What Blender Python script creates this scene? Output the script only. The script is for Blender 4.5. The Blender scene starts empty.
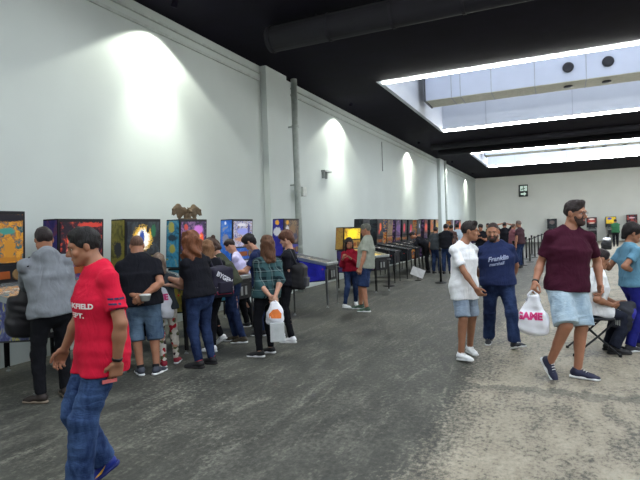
import bpy, bmesh, math, random
import numpy as np
from mathutils import Vector, Matrix
from mathutils.bvhtree import BVHTree
random.seed(7)
scn = bpy.context.scene
COL = scn.collection
PI = math.pi
# ------------------------------------------------------------------ camera solved from the hall's two vanishing directions
FPX, CX, CY, CAMZ = 517., 320., 240., 1.62
_v1 = np.array([558-CX, 222-CY, FPX]); _v1 /= np.linalg.norm(_v1)
_hd = np.array([math.cos(math.radians(2)), -math.sin(math.radians(2)), 0.])
_up = np.cross(_v1, _hd); _up /= np.linalg.norm(_up)
if _up[1] > 0: _up = -_up
MW = np.stack([np.cross(_v1, _up), _v1, _up])          # world = MW @ cam(x right, y down, z forward)
FWD = MW[:, 2]
def ray(px, py): return MW @ np.array([px-CX, py-CY, FPX])
def ground(px, py, z=0.):
    d = ray(px, py); return d*((z-CAMZ)/d[2]) + np.array([0, 0, CAMZ])
def atdepth(px, py, dep): return ray(px, py)*(dep/FPX) + np.array([0, 0, CAMZ])
def onX(px, py, X):
    d = ray(px, py); return d*(X/d[0]) + np.array([0, 0, CAMZ])
def onY(px, py, Y):
    d = ray(px, py); return d*(Y/d[1]) + np.array([0, 0, CAMZ])
def depth_of(p): return float((MW.T @ (np.array(p)-np.array([0, 0, CAMZ])))[2])
cam = bpy.data.cameras.new('camera'); cam.sensor_width = 36; cam.lens = 36*FPX/640; cam.clip_end = 300
camo = bpy.data.objects.new('camera', cam); COL.objects.link(camo)
camo.matrix_world = Matrix(((MW[0,0], -MW[0,1], -MW[0,2], 0), (MW[1,0], -MW[1,1], -MW[1,2], 0), (MW[2,0], -MW[2,1], -MW[2,2], CAMZ), (0,0,0,1)))
scn.camera = camo
# ------------------------------------------------------------------ materials
def lin(c):
    return tuple(((x/12.92) if x <= .04045 else ((x+.055)/1.055)**2.4) for x in [v/255. for v in c])+(1.,)
MATS = {}
def nn(nt, t, **kw):
    n = nt.nodes.new(t)
    for k, v in kw.items(): setattr(n, k, v)
    return n
def ramp(nt, fac, stops, interp='LINEAR'):
    r = nn(nt, 'ShaderNodeValToRGB'); cr = r.color_ramp; cr.interpolation = interp
    while len(cr.elements) < len(stops): cr.elements.new(.5)
    for e, (p, c) in zip(cr.elements, stops): e.position = p; e.color = c if len(c) == 4 else lin(c)
    nt.links.new(fac, r.inputs[0]); return r.outputs[0]
def mixc(nt, fac, a, b, mode='MIX'):
    m = nn(nt, 'ShaderNodeMix', data_type='RGBA', blend_type=mode)
    for i, v in ((0, fac), (6, a), (7, b)):
        if hasattr(v, 'links') or isinstance(v, bpy.types.NodeSocket): nt.links.new(v, m.inputs[i])
        else: m.inputs[i].default_value = v if i == 0 else (v if len(v) == 4 else lin(v))
    return m.outputs[2]
def mth(nt, op, a, b=0., c=None):
    m = nn(nt, 'ShaderNodeMath', operation=op)
    for i, v in enumerate((a, b) if c is None else (a, b, c)):
        if isinstance(v, bpy.types.NodeSocket): nt.links.new(v, m.inputs[i])
        else: m.inputs[i].default_value = v
    return m.outputs[0]
def base(name):
    m = bpy.data.materials.new(name); m.use_nodes = True
    nt = m.node_tree; b = nt.nodes['Principled BSDF']
    return m, nt, b
def objco(nt, scale=(1,1,1), rot=(0,0,0), loc=(0,0,0)):
    tc = nn(nt, 'ShaderNodeTexCoord'); mp = nn(nt, 'ShaderNodeMapping')
    mp.inputs['Scale'].default_value = scale; mp.inputs['Rotation'].default_value = rot; mp.inputs['Location'].default_value = loc
    nt.links.new(tc.outputs['Object'], mp.inputs[0]); return mp.outputs[0]
def noise(nt, vec, scale, detail=3., rough=.55, dist=0.):
    n = nn(nt, 'ShaderNodeTexNoise'); n.inputs['Scale'].default_value = scale; n.inputs['Detail'].default_value = detail
    n.inputs['Roughness'].default_value = rough; n.inputs['Distortion'].default_value = dist
    if vec is not None: nt.links.new(vec, n.inputs['Vector'])
    return n.outputs[0]
def M(name, col, rough=.6, metal=0., var=.12, scale=9., bump=0., bscale=60., emit=0., spec=.4, alpha=1., trans=0.):
    """plain procedural material: colour broken up by noise, optional bump"""
    if name in MATS: return MATS[name]
    m, nt, b = base(name)
    v = objco(nt)
    c = lin(col); lo = tuple(x*(1-var) for x in c[:3])+(1,); hi = tuple(min(1, x*(1+var)) for x in c[:3])+(1,)
    f = noise(nt, v, scale)
    o = ramp(nt, f, [(.3, lo), (.7, hi)])
    nt.links.new(o, b.inputs['Base Color'])
    b.inputs['Roughness'].default_value = rough; b.inputs['Metallic'].default_value = metal
    b.inputs['Specular IOR Level'].default_value = spec
    if bump:
        bm = nn(nt, 'ShaderNodeBump'); bm.inputs['Strength'].default_value = bump; bm.inputs['Distance'].default_value = .01
        nt.links.new(noise(nt, v, bscale, 4.), bm.inputs['Height']); nt.links.new(bm.outputs[0], b.inputs['Normal'])
    if emit:
        nt.links.new(o, b.inputs['Emission Color']); b.inputs['Emission Strength'].default_value = emit
    if alpha < 1: b.inputs['Alpha'].default_value = alpha
    if trans: b.inputs['Transmission Weight'].default_value = trans
    MATS[name] = m; return m
def cloth(name, col, rough=.9, folds=.35, var=.1):
    if name in MATS: return MATS[name]
    m = M(name, col, rough, 0, var, 14., folds, 16., spec=.15); nt = m.node_tree; b = nt.nodes['Principled BSDF']
    bm = nn(nt, 'ShaderNodeBump'); bm.inputs['Strength'].default_value = .55; bm.inputs['Distance'].default_value = .03
    nt.links.new(noise(nt, objco(nt, (1.3, 1.3, .6), (.5, .3, 0)), 6.5, 3., .5, 1.4), bm.inputs['Height']); nt.links.new(bm.outputs[0], b.inputs['Normal']); return m
def denim(name, col, fade):
    if name in MATS: return MATS[name]
    m, nt, b = base(name); v = objco(nt, (1, 1, .45))
    f = noise(nt, v, 7., 5., .6, .4)
    o = ramp(nt, f, [(.36, lin(col)), (.68, lin(fade))]); nt.links.new(o, b.inputs['Base Color'])
    b.inputs['Roughness'].default_value = .85; b.inputs['Specular IOR Level'].default_value = .15
    bm = nn(nt, 'ShaderNodeBump'); bm.inputs['Strength'].default_value = .5; bm.inputs['Distance'].default_value = .02
    nt.links.new(noise(nt, objco(nt, (1, 1, 2.2)), 13., 3., .5, 1.), bm.inputs['Height']); nt.links.new(bm.outputs[0], b.inputs['Normal'])
    MATS[name] = m; return m
def skin(name, col):
    if name in MATS: return MATS[name]
    m = M(name, col, .5, 0, .1, 11., .12, 40., spec=.35)
    b = m.node_tree.nodes['Principled BSDF']
    b.inputs['Subsurface Weight'].default_value = .08; b.inputs['Subsurface Scale'].default_value = .02
    return m
def hairm(name, col):
    if name in MATS: return MATS[name]
    m, nt, b = base(name); v = objco(nt, (5, 5, 1))
    f = noise(nt, v, 14., 5., .7, .6)
    c = lin(col)
    o = ramp(nt, f, [(.3, tuple(x*.45 for x in c[:3])+(1,)), (.7, tuple(min(1, x*1.5) for x in c[:3])+(1,))])
    nt.links.new(o, b.inputs['Base Color']); b.inputs['Roughness'].default_value = .55; b.inputs['Specular IOR Level'].default_value = .3
    bm = nn(nt, 'ShaderNodeBump'); bm.inputs['Strength'].default_value = .8; bm.inputs['Distance'].default_value = .01
    nt.links.new(f, bm.inputs['Height']); nt.links.new(bm.outputs[0], b.inputs['Normal'])
    MATS[name] = m; return m
def plaid(name, dark, mid, light):
    m, nt, b = base(name)
    tc = nn(nt, 'ShaderNodeTexCoord'); sp = nn(nt, 'ShaderNodeSeparateXYZ'); nt.links.new(tc.outputs['Object'], sp.inputs[0])
    def stripe(src, per, off, w):
        fr = mth(nt, 'FRACT', mth(nt, 'ADD', mth(nt, 'DIVIDE', src, per), off)); return mth(nt, 'LESS_THAN', fr, w)
    xy = mth(nt, 'ADD', sp.outputs[0], mth(nt, 'MULTIPLY', sp.outputs[1], .8))
    c = mixc(nt, mth(nt, 'MULTIPLY', stripe(xy, .11, .1, .45), .75), dark, mid)
    c = mixc(nt, mth(nt, 'MULTIPLY', stripe(sp.outputs[2], .12, .3, .45), .6), c, mid)
    c = mixc(nt, mth(nt, 'MULTIPLY', stripe(xy, .11, .55, .1), .4), c, light)
    c = mixc(nt, mth(nt, 'MULTIPLY', stripe(sp.outputs[2], .12, .75, .1), .4), c, light)
    nt.links.new(c, b.inputs['Base Color']); b.inputs['Roughness'].default_value = .9; b.inputs['Specular IOR Level'].default_value = .15
    return m
def floral(name):
    m, nt, b = base(name); v = objco(nt)
    vo = nn(nt, 'ShaderNodeTexVoronoi'); vo.inputs['Scale'].default_value = 22.; nt.links.new(v, vo.inputs['Vector'])
    sp = nn(nt, 'ShaderNodeSeparateColor'); nt.links.new(vo.outputs['Color'], sp.inputs[0])
    o = ramp(nt, sp.outputs[0], [(0, (205,200,190)), (.35, (170,30,45)), (.55, (90,95,60)), (.75, (215,210,200)), (.9, (60,45,50))], 'CONSTANT')
    o2 = mixc(nt, mth(nt, 'GREATER_THAN', vo.outputs['Distance'], .7), o, (200,195,188))
    nt.links.new(o2, b.inputs['Base Color']); b.inputs['Roughness'].default_value = .9
    return m
def lamp_mat(name, col, s):
    if name in MATS: return MATS[name]
    m, nt, b = base(name); nt.nodes.remove(b); e = nn(nt, 'ShaderNodeEmission')
    e.inputs[0].default_value = lin(col); e.inputs[1].default_value = s
    nt.links.new(e.outputs[0], nt.nodes['Material Output'].inputs[0]); MATS[name] = m; return m
def artmat(name, stops, seed, axes='yz', emit=0., scale=5., spots=(), warp=1.2, base_emit=None):
    """printed artwork: warped noise bands through a palette, plus bold soft spots (u,v,ru,rv,colour) in object space"""
    m, nt, b = base(name)
    tc = nn(nt, 'ShaderNodeTexCoord'); sp = nn(nt, 'ShaderNodeSeparateXYZ'); nt.links.new(tc.outputs['Object'], sp.inputs[0])
    mp = nn(nt, 'ShaderNodeMapping'); nt.links.new(tc.outputs['Object'], mp.inputs[0]); mp.inputs['Location'].default_value = (seed*3.1, seed*1.7, seed*.9)
    f = noise(nt, mp.outputs[0], scale, 4., .62, warp)
    lo, hi = .28, .72
    o = ramp(nt, f, [(lo+(hi-lo)*p, c) for p, c in stops])
    f2 = noise(nt, mp.outputs[0], scale*3.2, 2., .5, 2.)
    U = sp.outputs['XYZ'.index(axes[0].upper())]; V = sp.outputs['XYZ'.index(axes[1].upper())]
    wob = mth(nt, 'MULTIPLY', mth(nt, 'SUBTRACT', f2, .5), 1.1)
    for (u, v, ru, rv, c) in spots:
        du = mth(nt, 'DIVIDE', mth(nt, 'SUBTRACT', U, u), ru); dv = mth(nt, 'DIVIDE', mth(nt, 'SUBTRACT', V, v), rv)
        r = mth(nt, 'ADD', mth(nt, 'SQRT', mth(nt, 'ADD', mth(nt, 'MULTIPLY', du, du), mth(nt, 'MULTIPLY', dv, dv))), wob)
        k = mth(nt, 'MULTIPLY', mth(nt, 'SUBTRACT', 1.15, r), 3.5); k = mth(nt, 'MINIMUM', mth(nt, 'MAXIMUM', k, 0.), 1.)
        o = mixc(nt, k, o, c)
    nt.links.new(mixc(nt, 1., o, (.3,.3,.3,1.), 'MULTIPLY') if emit else o, b.inputs['Base Color']); b.inputs['Roughness'].default_value = .35
    if emit:
        nt.links.new(o, b.inputs['Emission Color']); b.inputs['Emission Strength'].default_value = emit
    return m
# ------------------------------------------------------------------ mesh helpers
def link(o, parent=None):
    COL.objects.link(o)
    if parent is not None: o.parent = parent
    return o
def tag(o, label=None, cat=None, group=None, kind=None):
    if label: o['label'] = label
    if cat: o['category'] = cat
    if group: o['group'] = group
    if kind: o['kind'] = kind
    return o
def obj(name, bm, mat, parent=None, loc=None, smooth=False, bevel=0.):
    me = bpy.data.meshes.new(name); bmesh.ops.recalc_face_normals(bm, faces=bm.faces[:]); bm.to_mesh(me); bm.free()
    if smooth: me.polygons.foreach_set('use_smooth', [True]*len(me.polygons))
    o = bpy.data.objects.new(name, me); me.materials.append(mat)
    link(o, parent)
    if loc is not None: o.location = loc
    if bevel:
        b = o.modifiers.new('bevel', 'BEVEL'); b.width = bevel; b.segments = 2; b.limit_method = 'ANGLE'
    return o
def empty(name, loc=(0,0,0), rz=0.):
    o = bpy.data.objects.new(name, None); o.location = loc; o.rotation_euler = (0, 0, rz); o.empty_display_size = .1
    return link(o)
def box(bm, x0, x1, y0, y1, z0, z1):
    vs = [bm.verts.new((x, y, z)) for x in (x0, x1) for y in (y0, y1) for z in (z0, z1)]
    for f in ((0,1,3,2), (4,6,7,5), (0,4,5,1), (2,3,7,6), (0,2,6,4), (1,5,7,3)): bm.faces.new([vs[i] for i in f])
    return bm
def B(*a): return box(bmesh.new(), *a)
def prism(bm, pts, y0, y1, axis='y'):
    """extrude polygon pts (x,z) along y"""
    def P(p, y): return (p[0], y, p[1]) if axis == 'y' else ((y, p[0], p[1]) if axis == 'x' else (p[0], p[1], y))
    a = [bm.verts.new(P(p, y0)) for p in pts]; b = [bm.verts.new(P(p, y1)) for p in pts]
    n = len(pts); bm.faces.new(a[::-1]); bm.faces.new(b)
    for i in range(n): bm.faces.new((a[i], a[(i+1)%n], b[(i+1)%n], b[i]))
    return bm
def tube(bm, pts, r, n=10, r2=None):
    pts = [Vector(p) for p in pts]; rings = []
    for i, p in enumerate(pts):
        d = (pts[min(i+1, len(pts)-1)]-pts[max(i-1, 0)]).normalized()
        a = d.cross(Vector((0,0,1)) if abs(d.z) < .9 else Vector((1,0,0))).normalized(); c = d.cross(a)
        rr = r if r2 is None else r+(r2-r)*i/(len(pts)-1)
        rings.append([bm.verts.new(p+a*math.cos(2*PI*k/n)*rr+c*math.sin(2*PI*k/n)*rr) for k in range(n)])
    for u, v in zip(rings, rings[1:]):
        for k in range(n): bm.faces.new((u[k], u[(k+1)%n], v[(k+1)%n], v[k]))
    bm.faces.new(rings[0][::-1]); bm.faces.new(rings[-1])
    return bm
def lathe(bm, prof, n=20, c=(0,0,0)):
    rings = [[bm.verts.new((c[0]+r*math.cos(2*PI*k/n), c[1]+r*math.sin(2*PI*k/n), c[2]+z)) for k in range(n)] for r, z in prof]
    for u, v in zip(rings, rings[1:]):
        for k in range(n): bm.faces.new((u[k], u[(k+1)%n], v[(k+1)%n], v[k]))
    bm.faces.new(rings[0][::-1]); bm.faces.new(rings[-1]); return bm
# ------------------------------------------------------------------ implicit bodies: smooth unions of tapered limbs, meshed with surface nets
F4 = np.float32
def A(v): return np.array(v, dtype=np.float64)
def unit(v):
    v = A(v); n = np.linalg.norm(v); return v/n if n > 1e-9 else v
def cone(a, b, ra, rb, k=.02, fd=None, fs=1., op='u', cap=False):
    return dict(t='c', a=A(a), b=A(b), ra=ra, rb=rb, k=k, fd=None if fd is None else unit(fd), fs=fs, op=op, cap=cap)
def ell(c, R, rad, k=.02, op='u'): return dict(t='e', c=A(c), R=np.array(R), rad=A(rad), k=k, op=op)
def rbox(c, R, half, r, k=.01, op='u'): return dict(t='b', c=A(c), R=np.array(R), h=A(half), r=r, k=k, op=op)
def cut(p, n, k=.004): return dict(t='p', c=A(p), n=unit(n), k=k, op='i')
def bounds(pr):
    lo = A([9]*3); hi = -lo
    for q in pr:
        if q['op'] != 'u': continue
        if q['t'] == 'c':
            m = max(q['ra'], q['rb'])*max(1, q['fs']); L, Hh = np.minimum(q['a'], q['b'])-m, np.maximum(q['a'], q['b'])+m
        elif q['t'] == 'e': m = max(q['rad']); L, Hh = q['c']-m, q['c']+m
        else: m = np.linalg.norm(q['h'])+q['r']; L, Hh = q['c']-m, q['c']+m
        lo = np.minimum(lo, L); hi = np.maximum(hi, Hh)
    return lo, hi
def dist(q, P):
    if q['t'] == 'c':
        ab = q['b']-q['a']; L2 = max(float(ab@ab), 1e-12)
        ap = P-q['a'].astype(F4); t0 = (ap@(ab/L2).astype(F4)); t = np.clip(t0, 0, 1)
        d = ap-t[:, None]*ab.astype(F4)
        if q['cap']: d = ap-t0[:, None]*ab.astype(F4)
        if q['fd'] is not None:
            c = d@q['fd'].astype(F4); d = d+np.outer(c*(1/q['fs']-1), q['fd']).astype(F4)
        r = q['ra']+t*(q['rb']-q['ra']); v = np.sqrt((d*d).sum(1))-r
        if q['cap']: v = np.maximum(v, (np.abs(t0-.5)-.5)*math.sqrt(L2))
        return v
    if q['t'] == 'e':
        l = (P-q['c'].astype(F4))@q['R'].T.astype(F4); a = l/q['rad'].astype(F4); k0 = np.sqrt((a*a).sum(1))+1e-6
        a2 = a/q['rad'].astype(F4); k1 = np.sqrt((a2*a2).sum(1))+1e-6; return k0*(k0-1)/k1
    if q['t'] == 'b':
        l = np.abs((P-q['c'].astype(F4))@q['R'].T.astype(F4))-q['h'].astype(F4)
        return np.sqrt((np.maximum(l, 0)**2).sum(1))+np.minimum(l.max(1), 0)-q['r']
    return (P-q['c'].astype(F4))@q['n'].astype(F4)
def field(pr, P, disp=None):
    D = np.full(len(P), 9., F4)
    for q in pr:
        if q['t'] == 'p': D = np.maximum(D, dist(q, P)); continue
        k = q['k']
        if q['op'] == 'u' and len(P) > 4000:
            lo, hi = bounds([q]); m = .05+k
            idx = np.nonzero(((P > (lo-m).astype(F4)) & (P < (hi+m).astype(F4))).all(1))[0]
            if not len(idx): continue
            d = dist(q, P[idx]); e = D[idx]
            h = np.clip(.5+.5*(e-d)/k, 0, 1); D[idx] = e+(d-e)*h-k*h*(1-h)
        elif q['op'] == 'u':
            d = dist(q, P); h = np.clip(.5+.5*(D-d)/k, 0, 1); D = D+(d-D)*h-k*h*(1-h)
        else:
            d = dist(q, P); h = np.clip(.5-.5*(D+d)/k, 0, 1); D = D+(-d-D)*h+k*h*(1-h)
    if disp is not None: D = D+disp(P)
    return D
def wrinkle(amp, sc=1., seed=0., zs=1.6):
    s = seed*1.7
    def f(P):
        x, y, z = P[:, 0]*sc, P[:, 1]*sc, P[:, 2]*sc*zs
        w = np.sin(17*x+9*z+3*np.sin(11*y+s)+s)+.7*np.sin(23*y-19*z+2*np.sin(15*x+s)+1.3*s)+.6*np.sin(38*z+13*x-17*y+2.1*s+2*np.sin(9*z))
        return (w*amp*.5).astype(F4)
    return f
def hairy(amp, sc=1., seed=0.):
    def f(P):
        x, y, z = P[:, 0]*sc, P[:, 1]*sc, P[:, 2]*sc
        w = np.sin(70*x+14*z+2*np.sin(30*z+seed))+np.sin(75*y-12*z+2*np.sin(26*z+1+seed))+.8*np.sin(48*z+30*x+30*y+seed)
        return (w*amp*.4).astype(F4)
    return f
def surf(pr, h, disp=None):
    lo, hi = bounds(pr); lo = lo-2.5*h; hi = hi+2.5*h
    C = 4; nc = np.maximum(np.ceil((hi-lo)/(h*C)).astype(int), 1); n = nc*C+1
    gc = np.stack(np.meshgrid(*[lo[i]+(np.arange(nc[i])+.5)*h*C for i in range(3)], indexing='ij'), -1).reshape(-1, 3).astype(F4)
    dc = field(pr, gc, disp); act = np.abs(dc) < h*C*1.45+.012
    # dilate active coarse cells by evaluating all points of those cells
    Dn = np.empty(n, F4); sg = np.where(dc > 0, 9., -9.).astype(F4).reshape(nc)
    Dn[:-1, :-1, :-1] = np.repeat(np.repeat(np.repeat(sg, C, 0), C, 1), C, 2); Dn[-1] = 9; Dn[:, -1] = 9; Dn[:, :, -1] = 9
    ac = np.argwhere(act.reshape(nc))
    off = np.stack(np.meshgrid(*[np.arange(C+1)]*3, indexing='ij'), -1).reshape(-1, 3)
    mask = np.zeros(n, bool); idx = (ac[:, None]*C+off[None]).reshape(-1, 3); mask[idx[:, 0], idx[:, 1], idx[:, 2]] = True
    pi = np.argwhere(mask); Pp = (lo+pi*h).astype(F4); Dn[mask] = field(pr, Pp, disp)
    s = Dn < 0
    cs = np.zeros(n-1, np.int8)
    for dx in (0, 1):
        for dy in (0, 1):
            for dz in (0, 1): cs += s[dx:n[0]-1+dx, dy:n[1]-1+dy, dz:n[2]-1+dz]
    cells = np.argwhere((cs > 0) & (cs < 8))
    vid = np.full(n-1, -1, np.int64); vid[cells[:, 0], cells[:, 1], cells[:, 2]] = np.arange(len(cells))
    acc = np.zeros((len(cells), 3)); cnt = np.zeros(len(cells))
    cor = [(a, b, c) for a in (0, 1) for b in (0, 1) for c in (0, 1)]
    for i, u in enumerate(cor):
        for v in cor[i+1:]:
            if sum(abs(p-q) for p, q in zip(u, v)) != 1: continue
            da = Dn[cells[:, 0]+u[0], cells[:, 1]+u[1], cells[:, 2]+u[2]]; db = Dn[cells[:, 0]+v[0], cells[:, 1]+v[1], cells[:, 2]+v[2]]
            m = (da < 0) != (db < 0); t = np.where(m, da/np.where(m, da-db, 1), 0)
            acc[m] += (A(u)+t[:, None]*(A(v)-A(u)))[m]; cnt[m] += 1
    V = lo+(cells+acc/cnt[:, None])*h
    Q = []
    for ax in range(3):
        o = [1, 1, 1]; o[ax] = 0
        a = s[tuple(slice(1 if i != ax else 0, n[i]-1) for i in range(3))]
        sh = [slice(1, n[i]-1) for i in range(3)]; sh[ax] = slice(1, n[ax])
        a = s[tuple(slice(1, n[i]-1) if i != ax else slice(0, n[i]-1) for i in range(3))]
        b = s[tuple(slice(1, n[i]-1) if i != ax else slice(1, n[i]) for i in range(3))]
        e = np.argwhere(a != b); flip = a[tuple(e.T)]
        g = e.copy(); g[:, [i for i in range(3) if i != ax]] += 1
        u, w = [(1, 2), (2, 0), (0, 1)][ax]
        def cell(du, dw):
            c = g.copy(); c[:, u] -= du; c[:, w] -= dw; return vid[c[:, 0], c[:, 1], c[:, 2]]
        q = np.stack([cell(1, 1), cell(0, 1), cell(0, 0), cell(1, 0)], 1)
        q[~flip] = q[~flip][:, ::-1]; Q.append(q)
    Q = np.concatenate(Q); Q = Q[(Q >= 0).all(1)]
    # light relax
    for _ in range(1):
        s2 = np.zeros_like(V); c2 = np.zeros(len(V))
        for i in range(4):
            np.add.at(s2, Q[:, i], V[Q[:, (i+1) % 4]]); np.add.at(s2, Q[:, i], V[Q[:, (i+3) % 4]]); np.add.at(c2, Q[:, i], 2)
        V = V*.6+s2/np.maximum(c2, 1)[:, None]*.4
    return V, Q
def sdfobj(name, pr, h, mat, parent=None, disp=None, loc=None):
    V, Q = surf(pr, h, disp)
    me = bpy.data.meshes.new(name); me.vertices.add(len(V)); me.vertices.foreach_set('co', V.astype(F4).ravel())
    me.loops.add(len(Q)*4); me.loops.foreach_set('vertex_index', Q.ravel().astype(np.int32))
    me.polygons.add(len(Q)); me.polygons.foreach_set('loop_start', np.arange(0, len(Q)*4, 4, dtype=np.int32))
    me.polygons.foreach_set('use_smooth', np.ones(len(Q), bool)); me.update(calc_edges=True)
    me.materials.append(mat); o = bpy.data.objects.new(name, me); link(o, parent)
    if loc is not None: o.location = loc
    return o
I3 = np.eye(3)
def frame(f, u=(0,0,1)):
    f = unit(f); r = unit(np.cross(f, u)); return r, f, np.cross(r, f)
def rotm(ax, ang):
    return np.array(Matrix.Rotation(ang, 3, Vector(ax)))
# ------------------------------------------------------------------ lettering and emblems wrapped onto a surface
def text_mesh(s, size, bold=.0, shear=0.):
    cu = bpy.data.curves.new('t', 'FONT'); cu.body = s; cu.size = size; cu.align_x = 'CENTER'; cu.align_y = 'CENTER'; cu.offset = bold; cu.shear = shear; cu.resolution_u = 3
    o = bpy.data.objects.new('t', cu); COL.objects.link(o); bpy.context.view_layer.update()
    me = bpy.data.meshes.new_from_object(o.evaluated_get(bpy.context.evaluated_depsgraph_get())); bpy.data.objects.remove(o); bpy.data.curves.remove(cu)
    return me
def decal(name, target, me_or_bm, mat, org, right, up, off=.004, rot=0., parent=None):
    """project a flat drawing (x,y) on a mesh object in its local space; org in front of the surface"""
    if isinstance(me_or_bm, bpy.types.Mesh): bm = bmesh.new(); bm.from_mesh(me_or_bm)
    else: bm = me_or_bm
    for _ in range(2):
        es = [e for e in bm.edges if e.calc_length() > .02]
        if es: bmesh.ops.subdivide_edges(bm, edges=es, cuts=1)
    bmesh.ops.triangulate(bm, faces=bm.faces[:])
    tm = bmesh.new(); tm.from_mesh(target.data); tree = BVHTree.FromBMesh(tm); tm.free()
    r = Vector(unit(right)); n = r.cross(Vector(unit(up))).normalized(); u = n.cross(r)
    c, s = math.cos(rot), math.sin(rot); o = Vector(org); bad = []
    for v in bm.verts:
        x, y = v.co.x*c-v.co.y*s, v.co.x*s+v.co.y*c
        p = o+r*x+u*y; hit = tree.ray_cast(p+n*.15, -n, .6)
        if hit[0] is None: bad.append(v)
        else: v.co = hit[0]+n*off
    if bad: bmesh.ops.delete(bm, geom=bad, context='VERTS')
    me = bpy.data.meshes.new(name); bm.to_mesh(me); bm.free(); me.materials.append(mat)
    ob = bpy.data.objects.new(name, me); link(ob, parent if parent is not None else target)
    return ob
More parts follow.
